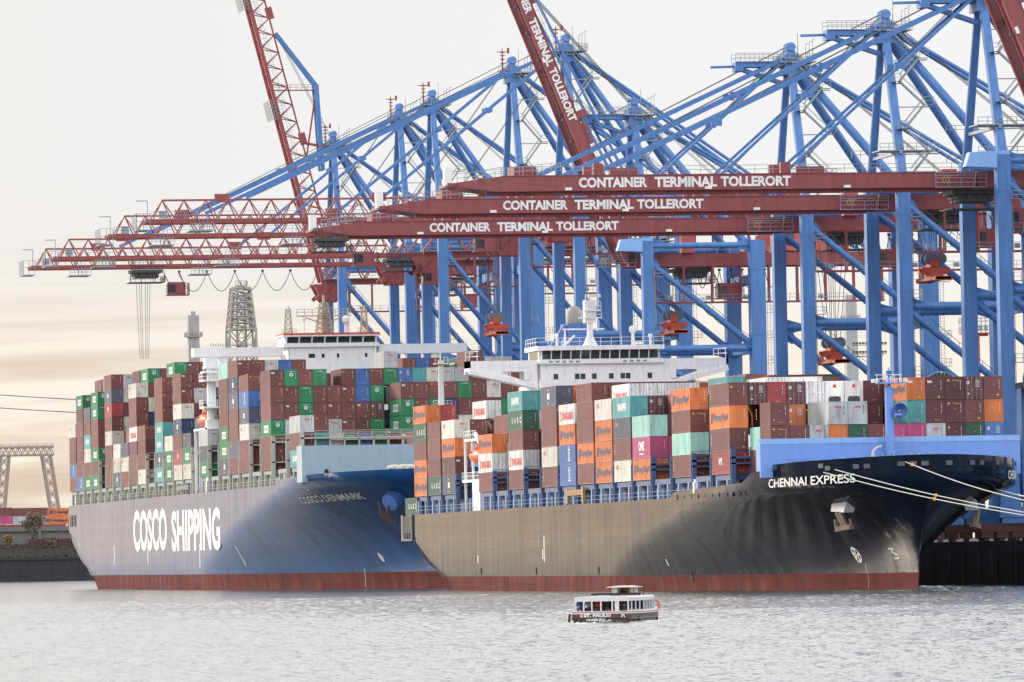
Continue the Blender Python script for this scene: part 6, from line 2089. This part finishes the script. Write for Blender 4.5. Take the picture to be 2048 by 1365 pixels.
mooring(1671, 14.9, -1, 2048, 1025, 823, 'mooring rope leaving the black bow second from left, just above the lowest', .54)
mooring(1842, 15.6, -1, 2048, 1001, 824, 'mooring rope leaving the middle of the black bow, second highest', .06)
mooring(1874, 15.7, 1, 2048, 993, 825, 'mooring rope leaving the black bow furthest right, highest of the four', .06)
# ------------------------------------------------------------------ far bank and skyline
def tower_box(name, px0, px1, ytop, Y, mt, label, cat, band=None, cap=True):
    a, b = pix(px0, ytop, Y=Y), pix(px1, ytop, Y=Y)
    w = b.x - a.x
    o = empty(name, ((a.x + b.x) / 2, Y, 6), label, cat)
    m = MB()
    h = a.z - 6
    m.beam((0, 0, 0), (0, 0, h), w * 1.25, w * 1.25, w, w, up=(0, 1, 0))
    for k in range(int(h / 6)): m.cbox((0, 0, k * 6 + 2), (w * (1.252 - .25 * (k * 6 + 2) / h) + .05, w * (1.252 - .25 * (k * 6 + 2) / h) + .05, .12))
    m.build('shaft', mt, o)
    if band:
        m = MB()
        z = pix(px0, band, Y=Y).z - 6
        m.cbox((0, 0, z), (w * 1.45, w * 1.45, .5)); m.rail([(-w * .75, -w * .75, z), (w * .75, -w * .75, z), (w * .75, w * .75, z), (-w * .75, w * .75, z), (-w * .75, -w * .75, z)], 1.6, 1.5, .14)
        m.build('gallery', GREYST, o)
    if cap:
        m = MB()
        m.cbox((0, 0, h + .8), (w * .4, w * .4, 1.6)); m.build('top_lantern', mt, o)
    return o
tower_box('chimney', 375.5, 396.5, 631.5, 2700, CONC, 'square grey chimney with a gallery, rising left of the white bridge', 'chimney', 674)
tower_box('concrete_tower', 1689, 1710.5, 591, 2700, mat('pale_concrete', (.36, .37, .38), .8, var=.1, dirt=.2, scale=.15), 'pale concrete tower with a railed gallery behind the blue crane legs', 'tower', 640, False)
TY = 2500
m = MB()
o = empty('lattice_tower', (pix(483, 700, Y=TY).x, TY, 9), 'grey steel lattice tower beyond the blue ship, left of its white bridge', 'tower')
def zt(y): return pix(483, y, Y=TY).z - 9
s5 = FPX / pix(483, 700, Y=TY).y
lattice(m, -6.0, 6.0, 0, 0, zt(660), 9.4, 7, .42)
lattice(m, -4.7, 4.7, 0, zt(660), zt(578), 6.4, 6, .36)
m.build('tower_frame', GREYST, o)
m = MB()
lattice(m, -2.2, 3.0, 2, 6, zt(585), 2.6, 16, .2)
for k in range(9): m.box(-3.6, 3.6, -2, 2, lerp(10, zt(590), k / 9), lerp(10, zt(590), k / 9) + .3); m.rail([(-3.6, -2, lerp(10, zt(590), k / 9)), (3.6, -2, lerp(10, zt(590), k / 9))], 1.2, 1.6, .14)
for q in (-1, 1): m.beam((q * 3.4, 0, zt(660)), (q * 2.2, 1, zt(585)), .8)
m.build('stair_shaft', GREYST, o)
m = MB()
m.box(-3.6, 3.4, -3.3, 3.3, zt(578), zt(575)); m.box(-2, 2.2, -2, 2, zt(575), zt(571)); m.rail([(-2, -2, zt(571)), (2.2, -2, zt(571)), (2.2, 2, zt(571))], 1.5, 1, .14); m.tube((0, 0, zt(571)), (0, 0, zt(563)), .14)
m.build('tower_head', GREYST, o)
# gantry bridge crane on the far bank
GY = 2560
gx = lambda x, y=950: pix(x, y, Y=GY).x
gz_ = lambda y: pix(60, y, Y=GY).z
o = empty('yard_gantry', (gx(60), GY, 9), 'brown steel lattice yard gantry at the left edge beyond the blue stern', 'gantry')
OM = Matrix.Translation((-gx(60), -GY, -9))
m = MB()
zb, zt_ = gz_(911), gz_(895)
xl, xr = gx(-120), gx(107)
for y in (GY - 3, GY + 3):
    for z in (zb, zt_): m.beam((xl, y, z), (xr, y, z), .7)
    n = 18
    for k in range(n):
        a, b = lerp(xl, xr, k / n), lerp(xl, xr, (k + 1) / n)
        m.beam((a, y, zb), ((a + b) / 2, y, zt_), .32); m.beam(((a + b) / 2, y, zt_), (b, y, zb), .32)
m.rail([(xl, GY - 3, zt_), (xr, GY - 3, zt_)], 1.2, 3, .15)
m.v = [tuple(OM @ Vector(p)) for p in m.v]
m.build('girder', mat('hazed_gantry_brown', (.30, .24, .21), .7, dirt=.3), o)  # brown paled to include the haze in front of it
GBR = _mats['hazed_gantry_brown']
for (xa, xb) in ((92, 121), (10, -10)):
    m = MB()
    for y in (GY - 3, GY + 3):
        for d in (-8, 9):
            m.beam((gx(xa + d), y, zb), (gx(xb + d), y, 9), .6)
        n = 9
        for k in range(n):
            t, u = k / n, (k + 1) / n
            m.beam((lerp(gx(xa - 8), gx(xb - 8), t), y, lerp(zb, 9, t)), (lerp(gx(xa + 9), gx(xb + 9), u), y, lerp(zb, 9, u)), .28)
            m.beam((lerp(gx(xa + 9), gx(xb + 9), t), y, lerp(zb, 9, t)), (lerp(gx(xa - 8), gx(xb - 8), u), y, lerp(zb, 9, u)), .28)
    m.v = [tuple(OM @ Vector(p)) for p in m.v]
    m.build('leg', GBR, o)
# wall and containers on the far bank
m = MB()
WY = FY + 34
m.box(222, 420, WY, WY + 30, 12, pix(60, 1056, Y=WY).z); m.box(222, 420, WY - 1, WY, pix(60, 1063, Y=WY).z, pix(60, 1054, Y=WY).z)
for k in range(14): m.box(225 + k * 14, 226 + k * 14, WY - 1.2, WY, 9, pix(60, 1063, Y=WY).z)
tag(m.build('viaduct_wall', mat('grey_viaduct', (.17, .165, .16), .85, dirt=.4, scale=.2)), 'long grey wall carrying the container yard on the far bank', 'wall')
zc0 = pix(60, 1055, Y=WY).z
yard = [(1, 94, 'o'), (1, 25, 'b'), (1, -46, 'b'), (1, 165, 'b'), (0, 88, 'o'), (0, 26, 'k'), (0, -46, 'p'), (0, 159, 'c')]
for tier, px, c in yard:
    base_y = 1033.5 if tier == 1 else 1050
    p = pix(px, base_y, Y=WY + 2)
    o = link('shipping_container', CM40, None, (p.x + 6.1, WY + 3.2, p.z))
    o.rotation_euler.z = R(90)
    o.color = (*CPAL[c], 1)
    nm = {94: 'orange container on top of the far-bank stack, beside the blue stern', 25: 'brown container on top of the far-bank stack, left of the orange one', -46: 'brown container at the left edge, top tier of the far bank',
          165: 'brown container of the far bank hidden behind the blue stern', 88: 'orange container in the lower far-bank tier beside the blue stern', 26: 'light grey container in the lower far-bank tier above the bare tree',
          159: 'cream container of the far bank hidden behind the blue stern'}[px] if not (tier == 0 and px == -46) else 'magenta container at the left edge, lower tier of the far bank'
    tag(o, nm, 'container', 'containers stored on the far bank')
    if c == 'o': link('lettering', lettering('HL+', 6.095), o)
    o.scale = (1, 1.0, 1.0)
m = MB()
for k in range(12):
    m.mi = k % 3
    m.box(222 + k * 14, 235 + k * 14, WY + 2, WY + 5, zc0 - .3, zc0 + 1.0)
tag(m.build('flat_wagon', [RED, SHIPBLUE, RED]), 'row of low red and blue wagons under the far-bank containers', 'wagons')
m = MB()
for k in range(9): m.box(gx(-20 + k * 27), gx(-20 + k * 27) + 4.1, FY + 30.2, FY + 33, 9, 14.5 + (k % 2) * .3)
tag(m.build('brick_shed', mat('dark_red_shed', (.10, .03, .03), .8, dirt=.3)), 'low dark red shed behind the scrub on the far bank', 'shed')
# trees on the far bank
def tree(px, base, h, w, col, seed, label, n=1500):
    rr = random.Random(seed)
    p = pix(px, base, Y=FY + 18)
    o = empty('bank_tree', (p.x, p.y, 9.5), label, 'tree', 'trees on the far bank')
    m = MB()
    tips = []
    def grow(a, d, ln, r, lv):
        b = a + d * ln
        m.tube(a, b, r, r * .65, n=6, cap=False)
        if lv == 0: tips.append(b); return
        for _ in range(3 if lv > 1 else 4):
            nd = (d + Vector((rr.uniform(-.7, .7), rr.uniform(-.7, .7), rr.uniform(0, .55)))).normalized()
            tips.append(b)
            grow(b, nd, ln * rr.uniform(.6, .85), r * .6, lv - 1)
    grow(Vector((0, 0, 0)), Vector((0, 0, 1)), h * .28, h * .022, 4)
    m.build('trunk', mat('tree_bark', (.07, .055, .045), .9), o)
    m = MB()
    for _ in range(n):
        t = rr.choice(tips)
        q = t + Vector((rr.gauss(0, .5), rr.gauss(0, .5), rr.gauss(0, .4)))
        s = rr.uniform(.1, .32)
        a = Vector((rr.gauss(0, 1), rr.gauss(0, 1), rr.gauss(0, 1))).normalized() * s
        b = a.cross(Vector((rr.gauss(0, 1), rr.gauss(0, 1), rr.gauss(0, 1)))).normalized() * s
        m.quad(q - a, q - b, q + a, q + b)
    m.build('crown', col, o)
tree(66, 1100, 16.0, 8, mat('hazed_brown_leaves', (.17, .14, .10), .9, streak=False), 4, 'bare brownish tree on the far bank in front of the light grey container', 2600)  # leaf colour raised to take in the haze
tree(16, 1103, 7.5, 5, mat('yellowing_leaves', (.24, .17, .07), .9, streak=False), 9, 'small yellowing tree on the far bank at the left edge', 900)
tree(100, 1102, 5.0, 4, _mats['hazed_brown_leaves'], 12, 'low brownish bush-like tree between the bare tree and the blue stern', 500)
# overhead lines
for (ya, yb, lab) in ((789, 797, 'upper overhead power line crossing the sky left of the blue stern'), (815, 823, 'lower overhead power line crossing the sky left of the blue stern')):
    p, q = pix(-60, ya - 3, Y=2650), pix(420, yb + 10, Y=2650)
    m = MB()
    m.path([p.lerp(q, t / 12) - Vector((0, 0, .8 * math.sin(math.pi * t / 12))) for t in range(13)], .16, 5)
    tag(m.build('power_line', DARK), lab, 'power line', 'overhead power lines')
# floodlight mast and red signal portal seen between the crane legs
FYY = 1500
o = empty('floodlight_mast', (pix(1738, 720, Y=FYY).x, FYY, QZ), 'tall mast with two rows of dark floodlights right of the concrete tower', 'floodlight mast')
h = pix(1738, 690, Y=FYY).z - QZ
m = MB(); m.tube((0, 0, 0), (0, 0, h), .45, .25, 10); m.build('pole', GALV, o)
m = MB()
for r in (0, 1):
    z = h - r * 1.9
    m.box(-3.7, 3.9, -.1, .1, z - .12, z)
    for k in range(11): m.add([(-3.6 + k * .7 + a, -.5 + b, z + .1 + c) for a, b, c in ((0, 0, 0), (.5, 0, 0), (.5, .5, .25), (0, .5, .25), (0, 0, .35), (.5, 0, .35), (.5, .5, .5), (0, .5, .5))], [(0, 1, 5, 4), (1, 2, 6, 5), (2, 3, 7, 6), (3, 0, 4, 7), (4, 5, 6, 7), (0, 3, 2, 1)])
m.box(-3.7, 3.0, -.5, .6, h - 2.6, h - 2.45); m.rail([(-3.7, -.5, h - 2.45), (3.0, -.5, h - 2.45)], 1, 1, .1)
m.build('floodlight', DARK, o)
PY = 1400
o = empty('red_access_tower', (pix(1955, 700, Y=PY).x, PY, QZ), 'red post carrying a railed grey platform, between the right-hand crane legs', 'tower')
h = pix(1955, 668, Y=PY).z - QZ
m = MB(); m.beam((0, 0, 0), (0, 0, h - .5), 1.1, 1.1, .8, .8, up=(0, 1, 0)); m.box(-2.2, 2.2, -.5, .5, h - .5, h); m.box(-3.4, 3.2, -1.5, 1.5, h, h + .2)
m.build('post', mat('signal_red', (.42, .06, .05), .5), o)
m = MB()
for z in (0, 1.7): m.rail([(-3.4, -1.5, h + .2 + z), (3.2, -1.5, h + .2 + z), (3.2, 1.5, h + .2 + z), (-3.4, 1.5, h + .2 + z), (-3.4, -1.5, h + .2 + z)], 1.3, .9, .09)
for k in range(4): m.cbox((-1.5 + k * 1.1, 0, h + 1.2), (.7, .6, 1.2))
m.build('platform_railing', GALV, o)
# ------------------------------------------------------------------ move ship roots to their own waterline, keeping the parts where they are
for o, loc in ((ship_ce, (CE.xc, 990, 0)), (ship_cd, (CDH.xc, 1340, 0))):
    o.location = loc
    inv = Matrix.Translation(-Vector(loc))
    for c in bpy.data.objects:
        if c.parent == o: c.matrix_parent_inverse = inv
# containers standing on the quay between the crane legs, far right
yq = [(878, 'd'), (892, 'b'), (906, 'd'), (920, 's'), (934, 'b'), (950, 'd')]
for k, (y, c) in enumerate(yq):
    o = link('shipping_container', CM40, None, (243 + (k % 2) * 2.6, y, QZ))
    o.color = (*CPAL[c], 1)
    tag(o, f'{CNAME[c]} container standing on the quay behind the black bow, {NTH[k]} from the right-hand end', 'container', 'containers standing on the quay')

m = MB()
m.box(258, 268, 846, 1010, QZ, 15.5); m.box(258, 266, 846, 1010, 15.5, 16.2)  # added dark block closing the bright gaps behind the bogies
for k in range(12): m.box(257.9, 258, 850 + k * 13, 857 + k * 13, QZ + .5, QZ + 5)
sh = m.build('quay_dark_fill', mat('dark_fill_block', (.025, .028, .036), .7, var=.3, dirt=.4))
tag(sh, 'added dark low block on the quay behind the crane bogies, right of the black bow', 'dark fill')
